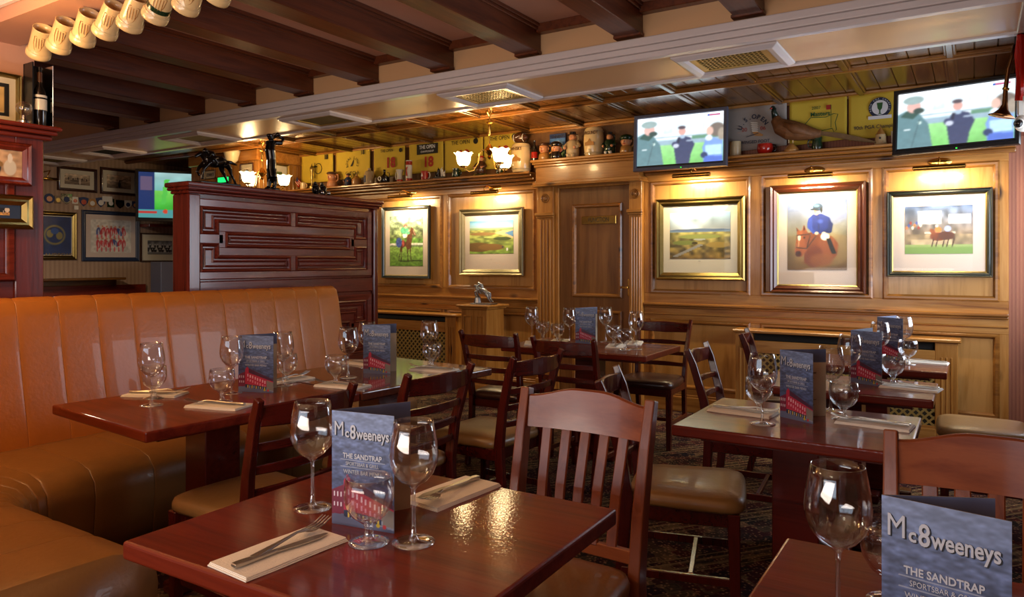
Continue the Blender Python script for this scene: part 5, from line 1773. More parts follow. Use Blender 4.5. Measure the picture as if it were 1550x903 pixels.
MB().lathe([(0.001, 0), (0.03, 0), (0.03, 0.012), (0.012, 0.02), (0.01, 0.04)], 18).build('base', CHROME, tr1, auto=True)
MB().ell((0, 0, 0.075), 0.036, 20).build('globe', GLASS, tr1, smooth=True)
tr2 = thing('glass_trophy', 'small glass block with a red figure, left on the screen top', 'trophy', (-3.965, 1.60, SCR_T))
MB().box(-0.02, 0.02, -0.02, 0.02, 0, 0.05).build('block', GLASS, tr2)
MB().ell((0, 0, 0.028), (0.007, 0.007, 0.014), 8).build('red_figure', REDG, tr2, smooth=True)

# ------------------------------------------------------------------ bronzes on the carved partition
def px_on(Xp):
    def f(px, py, dx=0.0):
        y, z = onX(px, py, Xp)
        return Vector((Xp + dx, y, z))
    return f


Q = px_on(-4.06)
ybh, _ = onX(327, 270, -4.06)
bh = thing('horse_statuette', 'black bronze galloping racehorse with jockey on the carved partition', 'statuette', (-4.06, ybh, PZT))
off = Vector((-4.06, ybh, PZT))


def loc_(pts):
    return [p - off for p in pts]


lift = Q(354, 276).z - PZT - 0.018


def QQ(px, py, dx=0.0):
    v = Q(px, py, dx) - off
    v.z -= lift
    return v


m = MB()
m.tube([QQ(310, 238), QQ(317, 240), QQ(326, 242), QQ(334, 241), QQ(341, 243)], [0.028, 0.04, 0.038, 0.036, 0.022], 12)
m.tube([QQ(314, 238), QQ(309, 233), QQ(304, 229)], [0.032, 0.022, 0.016], 10).tube([QQ(305, 228.5), QQ(299, 231.5), QQ(295, 234)], [0.016, 0.012, 0.009], 8)
m.tube([QQ(305, 228), QQ(305.5, 225.5)], [0.006, 0.002], 5)
for dx, pts in ((0.018, ((314, 243), (306, 252), (304, 259), (303.5, 268))), (-0.018, ((312, 243), (304, 250), (301, 256), (305, 262)))):
    m.tube([QQ(a, b_, dx) for a, b_ in pts], [0.018, 0.012, 0.008, 0.009], 8)
for dx, pts in ((0.02, ((339, 245), (345, 253), (347, 261), (351, 269), (354, 276))), (-0.02, ((338, 245), (339, 254), (343, 262), (346, 269), (348, 274)))):
    m.tube([QQ(a, b_, dx) for a, b_ in pts], [0.026, 0.016, 0.010, 0.007, 0.010], 8)
m.tube([QQ(342, 241), QQ(350, 243), QQ(359, 247)], [0.007, 0.012, 0.004], 8)
organic('horse_body', m, BRONZE, bh, 0.004, 1)
m = MB()
m.tube([QQ(325, 237), QQ(320, 230), QQ(314, 228)], [0.02, 0.024, 0.018], 10).ell(QQ(311, 225), 0.016, 12).tube([QQ(311, 223.5), QQ(307, 225)], [0.016, 0.005], 8)
for dx in (0.03, -0.03):
    m.tube([QQ(316, 229, dx * 0.7), QQ(313, 234, dx), QQ(309, 234, dx * 0.6)], 0.007, 7).tube([QQ(325, 236, dx * 0.8), QQ(319, 238, dx * 1.2), QQ(324, 244, dx * 1.2), QQ(322, 248, dx * 1.2)], [0.014, 0.012, 0.009, 0.008], 7)
organic('jockey', m, BRONZE, bh, 0.004, 1)
MB().box(-0.055, 0.055, QQ(297, 270).y, QQ(357, 270).y, 0, 0.016).build('base', BLACK, bh, bevel=0.004)

ybg, _ = onX(412, 282, -4.06)
gs = thing('golfer_statuette', 'black bronze golfer at the top of a swing, on the carved partition', 'statuette', (-4.06, ybg, PZT))
off = Vector((-4.06, ybg, PZT))
lift = Q(411, 283).z - PZT - 0.022
m = MB()
m.tube([QQ(411, 268, .012), QQ(411, 255), QQ(410.5, 240), QQ(409, 226), QQ(410, 215)], [0.03, 0.035, 0.032, 0.036, 0.03], 12)
m.tube([QQ(410, 215), QQ(410.5, 210)], [0.016, 0.012], 8).ell(QQ(410, 206.5), (0.02, 0.024, 0.025), 14).ell(QQ(408.5, 204), (0.02, 0.028, 0.014), 12)
m.tube([QQ(413, 215, .02), QQ(421, 216, .03), QQ(426, 210, .02), QQ(421, 203, .0)], [0.018, 0.015, 0.012, 0.010], 9)
m.tube([QQ(408, 215, -.02), QQ(414, 212, -.035), QQ(417, 206, -.02), QQ(420, 203, .0)], [0.018, 0.014, 0.012, 0.010], 9).ell(QQ(420.5, 202), 0.014, 10)
for dx, px in ((0.015, 413), (-0.015, 409)):
    m.tube([QQ(411, 262, dx), QQ(px + 1, 274, dx), QQ(px, 282, dx)], [0.026, 0.016, 0.013], 9).tube([QQ(px, 282.5, dx), QQ(px - 5, 283.5, dx)], [0.012, 0.008], 7)
organic('golfer', m, BRONZE, gs, 0.004, 1)
MB().tube([QQ(420, 203), QQ(417, 200), QQ(409, 205, -0.03)], 0.0022, 6).build('club', BRONZE, gs)
MB().lathe([(0.001, 0), (0.055, 0), (0.055, 0.012), (0.048, 0.02), (0.001, 0.022)], 20).build('base', BLACK, gs, auto=True)

ybf, _ = onX(484, 290, -4.06)
fg = thing('figure_group', 'small black double figurine with silver balls at the partition end', 'statuette', (-4.06, ybf, PZT))
m = MB()
for sy in (-0.035, 0.03):
    m.ell((0, sy, 0.045), (0.03, 0.035, 0.04), 12).tube([(0, sy, 0.06), (0.01, sy - 0.02, 0.09), (0.02, sy - 0.035, 0.085)], [0.018, 0.014, 0.008], 8).tube([(0.01, sy, 0.04), (0.035, sy - 0.01, 0.03), (0.035, sy - 0.02, 0.01)], 0.01, 7)
organic('figures', m, BRONZE, fg, 0.004, 1)
MB().ell((0.045, -0.02, 0.02), 0.017, 12).build('silver_ball', CHROME, fg, smooth=True)
MB().ell((0.045, 0.045, 0.02), 0.017, 12).build('silver_ball', CHROME, fg, smooth=True)
MB().box(-0.04, 0.06, -0.08, 0.08, 0, 0.006).build('base', BLACK, fg)

# pewter horse on the pedestal
ph = thing('horse_statuette', 'pewter jumping horse with rider on the pine pedestal', 'statuette', (pxc, 5.86, PTOP))
k = 5.86 / (CY + SY * (727 - 775) / FPX) / FPX


def V(px, py, dy=0.0):
    return Vector(((px - 729) * k, dy, (462 - py) * k + 0.0))


m = MB()
m.tube([V(720, 440), V(726, 441), V(733, 443), V(738, 446)], [0.026, 0.034, 0.03, 0.022], 12).tube([V(721, 440), V(718, 435), V(715, 434)], [0.026, 0.018, 0.012], 9).tube([V(716, 433.5), V(713, 436)], [0.013, 0.008], 8)
for dy in (0.018, -0.018):
    m.tube([V(722, 443, dy), V(717, 443, dy), V(718, 449, dy), V(721, 451, dy)], [0.016, 0.01, 0.008, 0.007], 8)
    m.tube([V(737, 446, dy), V(740, 450, dy), V(742, 454, dy), V(746, 458, dy)], [0.02, 0.012, 0.008, 0.008], 8)
m.tube([V(739, 443), V(743, 445), V(744, 451)], [0.006, 0.009, 0.004], 7)
organic('horse_body', m, PEWTER, ph, 0.004, 1)
m = MB().tube([V(729, 438), V(727, 433), V(723, 431)], [0.016, 0.019, 0.013], 9).ell(V(721.5, 430), 0.013, 10)
for dy in (0.026, -0.026):
    m.tube([V(729, 438, dy), V(725, 441, dy), V(728, 446, dy)], [0.012, 0.01, 0.008], 7).tube([V(724, 432, dy * .8), V(722, 437, dy), V(719, 436, dy * .6)], 0.007, 6)
organic('rider', m, PEWTER, ph, 0.004, 1)
m = MB().box(V(712, 0).x, V(750, 0).x, -0.06, 0.06, 0, 0.012)
m.tube([V(720, 460), V(720, 452), V(719, 448)], [0.04, 0.03, 0.012], 8)
m.build('rock_base', PEWTER, ph, bevel=0.002)

# ------------------------------------------------------------------ flags
def flag(label, px0, py0, px1, py1, mat, Y=6.19, rip=1.0, skew=0.0):
    X0, Zt = onY(px0, py0, Y)
    X1, Zb = onY(px1, py1, Y)
    W, H = X1 - X0, Zt - Zb
    r = thing('hanging_flag', label, 'flag', ((X0 + X1) / 2, Y, Zt), 0, 'golf flags along the plate shelf')
    nx, nz = 18, 10
    vs, fs = [], []
    for j in range(nz + 1):
        for i in range(nx + 1):
            u, v = i / nx, j / nz
            y = 0.006 * math.sin(u * 9 + px0) * (0.25 + v) * rip
            vs.append(((u - 0.5) * W, y, -v * H - 0.012 * math.sin(u * PI) * (1 - v) * rip + skew * (u - .5)))
    for j in range(nz):
        for i in range(nx):
            a = j * (nx + 1) + i
            fs.append((a, a + 1, a + nx + 2, a + nx + 1))
    o = MB().add(vs, fs).build('cloth', mat, r, smooth=True)
    s = o.modifiers.new('thickness', 'SOLIDIFY')
    s.thickness = 0.002
    s.offset = 1
    return r, W, H


def T(p, s, size, mat, x, z, sx=1.0, bold=0.0, rot=0.0):
    return lettering(p, s, size, mat, x, -0.011, z, sx, bold, 'flag_lettering', rot)


def disc(p, x, z, r, mat, y=-0.010, ri=None, name='emblem'):
    if ri:
        m = MB().lathe([(ri, 0), (r, 0), (r, 0.001), (ri, 0.001)], 28, (x, y, z), Matrix.Rotation(PI / 2, 4, 'X'), caps=False)
    else:
        m = MB().lathe([(0.001, 0), (r, 0), (r, 0.001), (0.001, 0.001)], 28, (x, y, z), Matrix.Rotation(PI / 2, 4, 'X'))
    return m.build(name, mat, p)


f, W, H = flag('yellow flag with a black ring emblem and 18, leftmost on the shelf', 457, 233, 504, 274, YEL)
T(f, '18', 0.08, INKK, W * 0.3, -H * 0.2, 0.8, 0.002)
disc(f, W * 0.05, -H * 0.55, 0.065, INKK, ri=0.057)
MB().box(-0.035, -0.028, -0.013, -0.011, -H * 0.85, -H * 0.35).box(-0.08, 0.01, -0.013, -0.011, -H * 0.5, -H * 0.46).build('emblem', INKK, f)
f, W, H = flag('yellow flag with a bird emblem inside an arc of letters, second from the left', 509, 227, 560, 268, YEL)
T(f, '18', 0.07, INKK, W * 0.3, -H * 0.18, 0.8, 0.002)
for i, ch in enumerate('ROYAL LINKS'):
    a = math.radians(200 - i * 22)
    T(f, ch, 0.045, INKK, 0.085 * math.cos(a), -H * 0.52 + 0.075 * math.sin(a), 0.9, 0, -(a - PI / 2))
MB().poly([(-0.03, -H * 0.6), (0.0, -H * 0.48), (0.025, -H * 0.36), (0.02, -H * 0.5), (0.0, -H * 0.6)], -0.012, -0.010).build('bird_emblem', INKK, f)
T(f, 'Golf Club', 0.055, INKK, 0, -H * 0.82, 1.0)
f, W, H = flag('yellow THE OPEN flag with red 18 behind the stoneware bottle', 566, 222, 613, 265, YEL)
T(f, 'THE OPEN', 0.048, INKK, -W * 0.06, -H * 0.18, 0.85)
disc(f, W * 0.38, -H * 0.2, 0.024, INKK)
T(f, '18', 0.155, INKR, W * 0.06, -H * 0.58, 0.95, 0.006)
f, W, H = flag('yellow flag with a black championship panel and red 18', 620, 216, 671, 259, YEL)
MB().box(-W * 0.26, W * 0.36, -0.012, -0.009, -H * 0.42, -H * 0.1).build('black_panel', INKK, f)
lettering(f, 'THE OPEN', 0.055, INKW, W * 0.05, -0.013, -H * 0.2, 0.85, 0.001)
lettering(f, 'CHAMPIONSHIP', 0.03, INKW, W * 0.05, -0.013, -H * 0.34, 0.85)
T(f, '18', 0.15, INKR, W * 0.08, -H * 0.68, 0.95, 0.006)
f, W, H = flag('yellow THE OPEN flag behind the left shades of the front chandelier', 673, 211, 731, 257, YEL)
T(f, 'THE OPEN', 0.06, INKK, -W * 0.06, -H * 0.15, 0.85)
disc(f, W * 0.33, -H * 0.15, 0.03, INKK)
T(f, '18', 0.155, INKR, W * 0.02, -H * 0.55, 0.95, 0.006)
f, W, H = flag('yellow THE OPEN flag behind the football, partly covered by the chandelier', 733, 204, 789, 252, YEL)
T(f, 'THE OPEN', 0.06, INKK, -W * 0.06, -H * 0.15, 0.85)
disc(f, W * 0.33, -H * 0.15, 0.03, INKK)
T(f, '18', 0.155, INKR, W * 0.02, -H * 0.55, 0.95, 0.006)
f, W, H = flag('grey-white U.S. OPEN 2006 flag behind the stuffed pheasant', 1097, 162, 1191, 222, GREYF, 6.19, 0.7, 0.025)
for i, ch in enumerate('U.S.OPEN'):
    a = math.radians(160 - i * 18)
    T(f, ch, 0.052, INKB, -0.01 + 0.115 * math.cos(a), -H * 0.62 + 0.125 * math.sin(a), 0.95, 0.001, -(a - PI / 2))
T(f, '20', 0.045, INKR, -0.085, -H * 0.56)
T(f, '06', 0.045, INKR, 0.065, -H * 0.56)
T(f, 'WINGED FOOT', 0.036, INKB, 0.0, -H * 0.84, 0.95)
m = MB()
for i in range(5):
    m.poly([(-0.04 + 0.004 * i, -H * (0.40 + 0.045 * i)), (0.02, -H * (0.42 + 0.045 * i)), (0.03, -H * (0.445 + 0.045 * i)), (-0.02, -H * (0.435 + 0.045 * i))], -0.0125, -0.010)
m.build('wing_emblem', WHITEG, f)
MB().poly([(-0.02, -H * 0.62), (0.02, -H * 0.62), (0.07, -H * 0.70), (0.06, -H * 0.73), (0.0, -H * 0.71)], -0.0125, -0.010).build('shoe_emblem', TAN, f)
MB().tube([(-0.07, -0.012, -H * 0.72), (0.03, -0.012, -H * 0.66)], 0.003, 5).build('club_emblem', INKB, f)
f, W, H = flag('yellow 2007 Masters flag with a green map outline, behind the pheasant tail', 1195, 152, 1282, 212, YEL, 6.19, 0.8, 0.02)
T(f, '2007', 0.034, INKG, -0.01, -H * 0.24)
T(f, 'Masters', 0.046, INKG, 0.02, -H * 0.38, 1.0, 0.001)
MB().tube([(0.1, -0.012, -H * 0.7), (0.1, -0.012, -H * 0.2)], 0.002, 5).build('pole_emblem', INKG, f)
MB().box(0.065, 0.1, -0.013, -0.011, -H * 0.3, -H * 0.2).build('red_flag_emblem', INKR, f)
pts = [(-0.05, .44), (0.0, .45), (0.06, .46), (0.12, .40), (0.15, .42), (0.13, .6), (0.14, .76), (0.12, .80), (0.11, .72), (0.05, .74), (-0.02, .8), (-0.09, .78), (-0.1, .6), (-0.05, .44)]
MB().tube([(a, -0.012, -H * b_) for a, b_ in pts], 0.0028, 5).build('map_emblem', INKG, f)
f, W, H = flag('yellow flag with a round blue trophy crest, beside the right-hand television', 1285, 141, 1372, 204, YEL, 6.19, 0.8, 0.02)
disc(f, 0.02, -H * 0.38, 0.078, INKB)
disc(f, 0.02, -H * 0.38, 0.056, INKW, -0.0115)
MB().poly([(0.0, -H * 0.28), (0.04, -H * 0.28), (0.035, -H * 0.4), (0.024, -H * 0.44), (0.024, -H * 0.5), (0.034, -H * 0.52), (0.006, -H * 0.52), (0.016, -H * 0.5), (0.016, -H * 0.44), (0.005, -H * 0.4)], -0.0145, -0.0125).build('cup_emblem', INKG, f)
MB().box(-0.06, 0.10, -0.0145, -0.0125, -H * 0.62, -H * 0.55).build('banner_emblem', INKW, f)
T(f, '90th PGA Championship', 0.04, INKB, 0.02, -H * 0.78, 0.9)
for i in range(16):
    a = math.radians(200 - i * 14.5)
    lettering(f, '90TH PGA CHAMPIO'[i], 0.016, INKW, 0.02 + 0.066 * math.cos(a), -0.013, -H * 0.38 + 0.066 * math.sin(a), 1, 0, 'crest_lettering', -(a - PI / 2))

# wood lining above the left plate shelf
MB().box(XBLK, XD1, YB - 0.02, YB, 2.19, Z_PINE - 0.03).build('upper_lining', wood('upper_lining', [(0.25, '3c2310'), (0.5, '5e3a1a'), (0.75, '704a24')], 'z', 12, 0.5, 0.1), wb)

# ------------------------------------------------------------------ things on the plate shelves
ZS, ZE = 2.19, 2.29


def sx(px, Y=6.12):
    return onY(px, 250, Y)[0]


def lathe_thing(name, label, cat, px, z, prof, mat, Y=6.12, seg=24, part='body'):
    t = thing(name, label, cat, (sx(px, Y), Y, z))
    MB().lathe(prof, seg, caps=False).build(part, mat, t, auto=True)
    return t


def handle(t, r, z0, z1, mat, a=0.0, th=0.006, out=0.03):
    c, s = math.cos(a), math.sin(a)
    P = [(r, z0), (r + out * .8, z0 + 0.005), (r + out, (z0 + z1) / 2), (r + out * .8, z1 - 0.005), (r, z1)]
    MB().tube([(c * u, s * u, v) for u, v in P], th, 7).build('handle', mat, t, smooth=True)


def toby(label, px, z, h, coat, hat, style, Y=6.12, full=False, group='character jugs'):
    t = thing('character_jug', label, 'jug', (sx(px, Y), Y, z), 0, group)
    h *= 1.12
    s = h / 0.2
    if full:
        m = MB().tube([(0, 0, 0.0), (0, 0, 0.06 * s), (0, 0, 0.12 * s), (0, 0, 0.14 * s)], [0.045 * s, 0.05 * s, 0.042 * s, 0.02 * s], 14)
        for sd in (-1, 1):
            m.tube([(sd * 0.035 * s, 0, 0.12 * s), (sd * 0.06 * s, -0.01, 0.09 * s), (sd * 0.045 * s, -0.045 * s, 0.075 * s)], 0.014 * s, 8)
        m.build('body', coat, t, smooth=True)
        hz, hr = 0.155 * s, 0.028 * s
        for sd in (-1, 1):
            MB().ell((sd * 0.04 * s, -0.05 * s, 0.073 * s), 0.012 * s, 8).build('hand', SKIN, t, smooth=True)
            MB().tube([(sd * 0.02 * s, -0.02 * s, 0.0), (sd * 0.02 * s, -0.045 * s, 0.03 * s)], 0.016 * s, 8).build('leg', WHITEG if style == 'red' else coat, t, smooth=True)
    else:
        MB().lathe([(0.001, 0), (0.05 * s, 0), (0.058 * s, 0.02 * s), (0.05 * s, 0.06 * s), (0.035 * s, 0.075 * s), (0.001, 0.08 * s)], 20).build('collar', coat, t, auto=True)
        hz, hr = 0.11 * s, 0.05 * s
    MB().ell((0, -0.004, hz), (hr * 0.95, hr, hr * 1.05), 18).build('head', SKIN, t, smooth=True)
    MB().ell((0, -hr - 0.003, hz - 0.1 * hr), (hr * 0.16, hr * 0.25, hr * 0.2), 8).build('nose', SKIN, t, smooth=True)
    for sd in (-1, 1):
        MB().ell((sd * hr * 0.36, -hr * 0.88, hz + hr * 0.22), (hr * 0.12, hr * 0.08, hr * 0.09), 8).build('eye', BLACKG, t, smooth=True)
        MB().ell((sd * hr * 0.95, 0, hz), (hr * 0.12, hr * 0.2, hr * 0.25), 8).build('ear', SKIN, t, smooth=True)
    MB().ell((0, -hr * 0.93, hz - hr * 0.48), (hr * 0.28, hr * 0.08, hr * 0.07), 8).build('mouth', REDG, t, smooth=True)
    if style == 'flat':
        MB().ell((0, -0.005, hz + hr * 0.75), (hr * 1.15, hr * 1.15, hr * 0.4), 16).ell((0, -hr * 0.9, hz + hr * 0.6), (hr * 0.7, hr * 0.5, hr * 0.12), 12).build('cap', hat, t, smooth=True)
    elif style == 'top' or style == 'red':
        MB().lathe([(hr * 1.5, hz + hr * 0.6), (hr * 1.5, hz + hr * 0.7), (hr * 0.9, hz + hr * 0.72), (hr * 0.9, hz + hr * 1.5), (0.001, hz + hr * 1.52)], 20).build('hat', hat, t, auto=True)
    elif style == 'dome':
        MB().ell((0, 0, hz + hr * 0.6), (hr * 1.2, hr * 1.25, hr * 0.75), 16).build('hat', hat, t, smooth=True)
    MB().tube([(hr * 0.9, 0.01, hz + hr * 0.6), (hr * 1.35, 0.02, hz + hr * 0.4), (hr * 1.35, 0.02, hz - hr * 0.6), (hr * 0.9, 0.01, hz - hr)], hr * 0.16, 8).build('handle', coat, t, smooth=True)
    return t


# left shelf
t = thing('table_flag', 'tiny American flag on a stick at the left end of the shelf', 'flag', (sx(448), 6.12, ZS))
MB().tube([(0, 0, 0), (0.02, 0, 0.16)], 0.002, 6).build('stick', BRASS, t)
MB().poly([(0.02, 0.16), (0.09, 0.10), (0.05, 0.03), (-0.01, 0.09)], -0.002, 0).build('stripes', REDG, t)
for k_ in range(3):
    a = k_ * 0.016
    MB().poly([(0.018 - a, 0.145 - a), (0.085 - a, 0.09 - a), (0.081 - a, 0.084 - a), (0.014 - a, 0.139 - a)], -0.0035, -0.002).build('white_stripe', WHITEG, t)
MB().poly([(0.02, 0.16), (0.052, 0.132), (0.03, 0.096), (-0.002, 0.125)], -0.0045, -0.003).build('canton', BLUEG, t)
t = lathe_thing('cream_cup', 'small cream cup beside the tiny American flag', 'mug', 459, ZS, [(0.001, 0), (0.035, 0), (0.038, 0.02), (0.036, 0.085), (0.033, 0.085), (0.033, 0.01), (0.001, 0.01)], CREAM)
handle(t, 0.036, 0.02, 0.07, CREAM, 0)
t = lathe_thing('golf_trophy', 'slim gilt trophy in front of the leftmost yellow flag', 'trophy', 472, ZS, [(0.001, 0), (0.04, 0), (0.04, 0.03), (0.015, 0.04), (0.008, 0.1), (0.018, 0.14), (0.012, 0.18), (0.024, 0.23), (0.022, 0.26), (0.006, 0.28), (0.004, 0.30), (0.001, 0.31)], GOLD)
toby('old sailor head jug with dark cap, between the first two yellow flags', 503, ZS, 0.20, SKIN, BROWNG, 'flat')
toby('tiny blue-coated figure jug left of the tan lidded pot', 527, ZS, 0.14, BLUEG, BROWNG, 'dome', full=True)
t = lathe_thing('lidded_pot', 'tan lidded pottery jar on the left shelf', 'jar', 540, ZS, [(0.001, 0), (0.05, 0), (0.058, 0.03), (0.05, 0.08), (0.03, 0.095), (0.032, 0.1), (0.01, 0.115), (0.012, 0.13), (0.001, 0.135)], TAN)
handle(t, 0.05, 0.03, 0.08, TAN, PI)
t = lathe_thing('stone_bottle', 'stoneware flagon with a blue label, under the second yellow flag', 'bottle', 559, ZS, [(0.001, 0), (0.058, 0), (0.06, 0.01), (0.06, 0.11), (0.045, 0.15), (0.018, 0.165), (0.018, 0.18), (0.022, 0.185), (0.001, 0.19)], BEIGE)
MB().poly([(-0.025, 0.02), (0.0, 0.02), (0.0, 0.1), (-0.025, 0.1)], -0.064, -0.056).build('label', BLUEG, t)
t = lathe_thing('flat_flask', 'black glazed flask with a pale crescent badge', 'bottle', 582, ZS, [(0.001, 0), (0.05, 0.0), (0.06, 0.03), (0.055, 0.075), (0.02, 0.10), (0.013, 0.11), (0.013, 0.15), (0.017, 0.155), (0.001, 0.16)], BLACKG)
disc(t, -0.015, 0.05, 0.025, WHITEG, -0.066, 0.016, 'badge')
handle(t, 0.045, 0.05, 0.12, BLACKG, 0, 0.005)
t = lathe_thing('white_jug', 'white jug with a red band left of the red canister', 'jug', 605, ZS, [(0.001, 0), (0.03, 0), (0.035, 0.01), (0.03, 0.09), (0.045, 0.14), (0.041, 0.14), (0.026, 0.09), (0.001, 0.02)], WHITEG)
MB().lathe([(0.0355, 0.01), (0.0345, 0.03)], 20, caps=False).build('red_band', REDG, t, smooth=True)
handle(t, 0.03, 0.03, 0.12, WHITEG, PI)
t = lathe_thing('whisky_tube', 'tall red and white cylindrical canister on the left shelf', 'canister', 619, ZS, [(0.001, 0), (0.036, 0), (0.036, 0.23), (0.001, 0.232)], WHITEG)
MB().lathe([(0.0368, 0.0), (0.0368, 0.035)], 20, caps=False).build('red_band', REDG, t, smooth=True)
MB().lathe([(0.0368, 0.18), (0.0368, 0.22)], 20, caps=False).build('red_band', REDG, t, smooth=True)
MB().poly([(-0.01, 0.06), (0.012, 0.06), (0.0, 0.12), (0.014, 0.16), (-0.012, 0.15)], -0.039, -0.0355).build('red_emblem', REDG, t)
t = lathe_thing('red_mug', 'red mug with white handle under the championship flag', 'mug', 643, ZS, [(0.001, 0), (0.042, 0), (0.042, 0.10), (0.039, 0.10), (0.039, 0.01), (0.001, 0.01)], REDG)
handle(t, 0.04, 0.02, 0.085, WHITEG, 0, 0.007)
MB().poly([(-0.018, 0.04), (0.01, 0.04), (-0.004, 0.08)], -0.045, -0.041).build('mug_print', INKW, t)
t = thing('dog_ornament', 'black terrier and white terrier standing on a shared dark base', 'ornament', (sx(668), 6.10, ZS))
MB().box(-0.075, 0.075, -0.03, 0.03, 0, 0.022).build('base', BLACKG, t, bevel=0.003)
for x, mt, s_ in ((-0.038, BLACKG, -1), (0.036, WHITEG, 1)):
    m = MB().tube([(x - s_ * 0.012, 0, 0.055), (x + s_ * 0.02, 0, 0.055)], [0.02, 0.018], 10).tube([(x - s_ * 0.01, 0, 0.06), (x - s_ * 0.016, 0, 0.10)], [0.018, 0.014], 9).tube([(x - s_ * 0.014, 0, 0.1), (x - s_ * 0.036, 0, 0.097)], [0.014, 0.009], 8).tube([(x + s_ * 0.022, 0, 0.06), (x + s_ * 0.03, 0, 0.09)], [0.007, 0.003], 6).tube([(x - s_ * 0.012, 0, 0.11), (x - s_ * 0.01, 0, 0.128)], [0.007, 0.002], 5)
    for dx in (-0.014, 0.018):
        m.tube([(x + dx, 0.008, 0.05), (x + dx, 0.008, 0.02)], 0.007, 6).tube([(x + dx, -0.008, 0.05), (x + dx, -0.008, 0.02)], 0.007, 6)
    organic('terrier', m, mt, t, 0.0035, 1)
t = lathe_thing('dark_jug', 'small dark green jug left of the golf bag figure', 'jug', 690, ZS, [(0.001, 0), (0.035, 0), (0.045, 0.03), (0.035, 0.08), (0.038, 0.1), (0.033, 0.1), (0.03, 0.08), (0.001, 0.03)], GREENG)
handle(t, 0.04, 0.03, 0.08, GREENG, 0)
t = toby('small golfer figure on a green mound under the front chandelier', 728, ZS, 0.2, BROWNG, REDG, 'flat', full=True)
MB().lathe([(0.001, 0), (0.09, 0), (0.07, 0.02), (0.001, 0.035)], 20).build('green_mound', GREENG, t, auto=True)
t = lathe_thing('dark_jug', 'small dark green jug right under the chandelier shades', 'jug', 757, ZS, [(0.001, 0), (0.035, 0), (0.042, 0.03), (0.035, 0.09), (0.034, 0.11), (0.03, 0.11), (0.03, 0.08), (0.001, 0.03)], GREENG)
handle(t, 0.04, 0.03, 0.08, GREENG, 0)


def crock(label, px, z, Y, s, txt):
    t = thing('stoneware_barrel', label, 'barrel', (sx(px, Y), Y, z), 0, 'stoneware barrels')
    prof = [(0.001, 0), (0.085, 0), (0.092, 0.015), (0.098, 0.06), (0.104, 0.13), (0.102, 0.2), (0.092, 0.27), (0.08, 0.285), (0.001, 0.29)]
    MB().lathe([(r_ * s, z_ * s) for r_, z_ in prof], 32, caps=False).build('body', CREAM, t, auto=True)
    for zz in (0.03, 0.25):
        MB().lathe([(0.096 * s, (zz - 0.006) * s), (0.1 * s, zz * s), (0.096 * s, (zz + 0.006) * s)], 32, caps=False).build('hoop', BEIGE, t, smooth=True)
    l = lettering(t, txt, 0.045 * s, BROWNG, 0, -0.101 * s, 0.225 * s, 0.75, 0.001)
    MB().poly([(-0.05 * s, 0.1 * s), (0.05 * s, 0.1 * s), (0.05 * s, 0.13 * s), (0.02 * s, 0.14 * s), (0.0, 0.17 * s), (-0.02 * s, 0.14 * s), (-0.05 * s, 0.13 * s)], -0.107 * s, -0.098 * s).build('print', TAN, t)
    return t


crock('large cream stoneware barrel with the football on top, shelf end left of the door case', 789, ZS, 6.08, 0.98, 'WHISKY')
fb_ = thing('rugby_ball', 'brown American football with white stripes lying on the stoneware barrel', 'ball', (sx(787, 6.08), 6.08, ZS + 0.29 * 0.98 + 0.0565))
m = MB()
rings = []
for i in range(15):
    u = -1 + 2 * i / 14
    rr = max(0.003, 0.055 * (1 - u * u) ** 0.75)
    rings.append([(u * 0.09, rr * math.cos(2 * PI * q / 18), rr * math.sin(2 * PI * q / 18)) for q in range(18)])
m.loft(rings).build('leather_shell', BROWNG, fb_, smooth=True)
for u in (-0.55, 0.55):
    rr = 0.0556 * (1 - u * u) ** 0.75
    rings = [[(u * 0.09 + d_, (rr + 0.0008) * math.cos(2 * PI * q / 18), (rr + 0.0008) * math.sin(2 * PI * q / 18)) for q in range(18)] for d_ in (-0.006, 0.006)]
    MB().loft(rings, caps=False).build('white_stripe', WHITEG, fb_, smooth=True)
MB().poly([(-0.022, 0.004), (-0.012, -0.006), (0.03, 0.012), (-0.012, 0.0)], -0.0585, -0.054).build('tick_mark', INKW, fb_)

# door-case shelf
YEI = 6.10
t = lathe_thing('beer_bottle', 'dark bottle with a red label at the left end of the door case', 'bottle', 809, ZE, [(0.001, 0), (0.03, 0), (0.032, 0.01), (0.032, 0.11), (0.025, 0.14), (0.012, 0.165), (0.012, 0.2), (0.014, 0.205), (0.001, 0.207)], BLACKG, YEI)
MB().lathe([(0.0326, 0.03), (0.0326, 0.09)], 20, caps=False).build('label', REDG, t, smooth=True)
toby('head jug of a smiling man in a tweed cap and yellow waistcoat', 824, ZE, 0.185, TAN, BROWNG, 'flat', YEI)
t = thing('tin_sign', 'blue advertising sign reading TENNENTS behind the character jugs', 'sign', (sx(844, 6.19), 6.19, ZE))
c = Cv(60, 80, '5a9ad0')
c.grad(0.35, 0.85, '7ab0d8', '3a70b8').rect(0, 0.84, 1, 1, '1c3a78').poly([(0, 0.35), (0.3, 0.55), (0.6, 0.4), (1, 0.6), (1, 0), (0, 0)], '6a9a58').ell(0.55, 0.6, 0.1, 0.15, 'c8c8d0').ell(0.55, 0.4, 0.25, 0.12, 'b83028').noise(0.1, 8, 8)
MB().box(-0.088, 0.088, 0, 0.008, 0, 0.265).build('plate', BLUEG, t)
obj_me('sign_print', canvas_mesh('sign_print', c, 0.17, 0.255, CARD, -0.085, 0.005, -0.001), t)
lettering(t, 'TENNENTS', 0.038, INKK, 0, -0.0025, 0.236, 0.85, 0.001)
toby('head jug in a black hat directly in front of the blue sign', 842, ZE, 0.17, BLACKG, BLACKG, 'dome', YEI - 0.04)
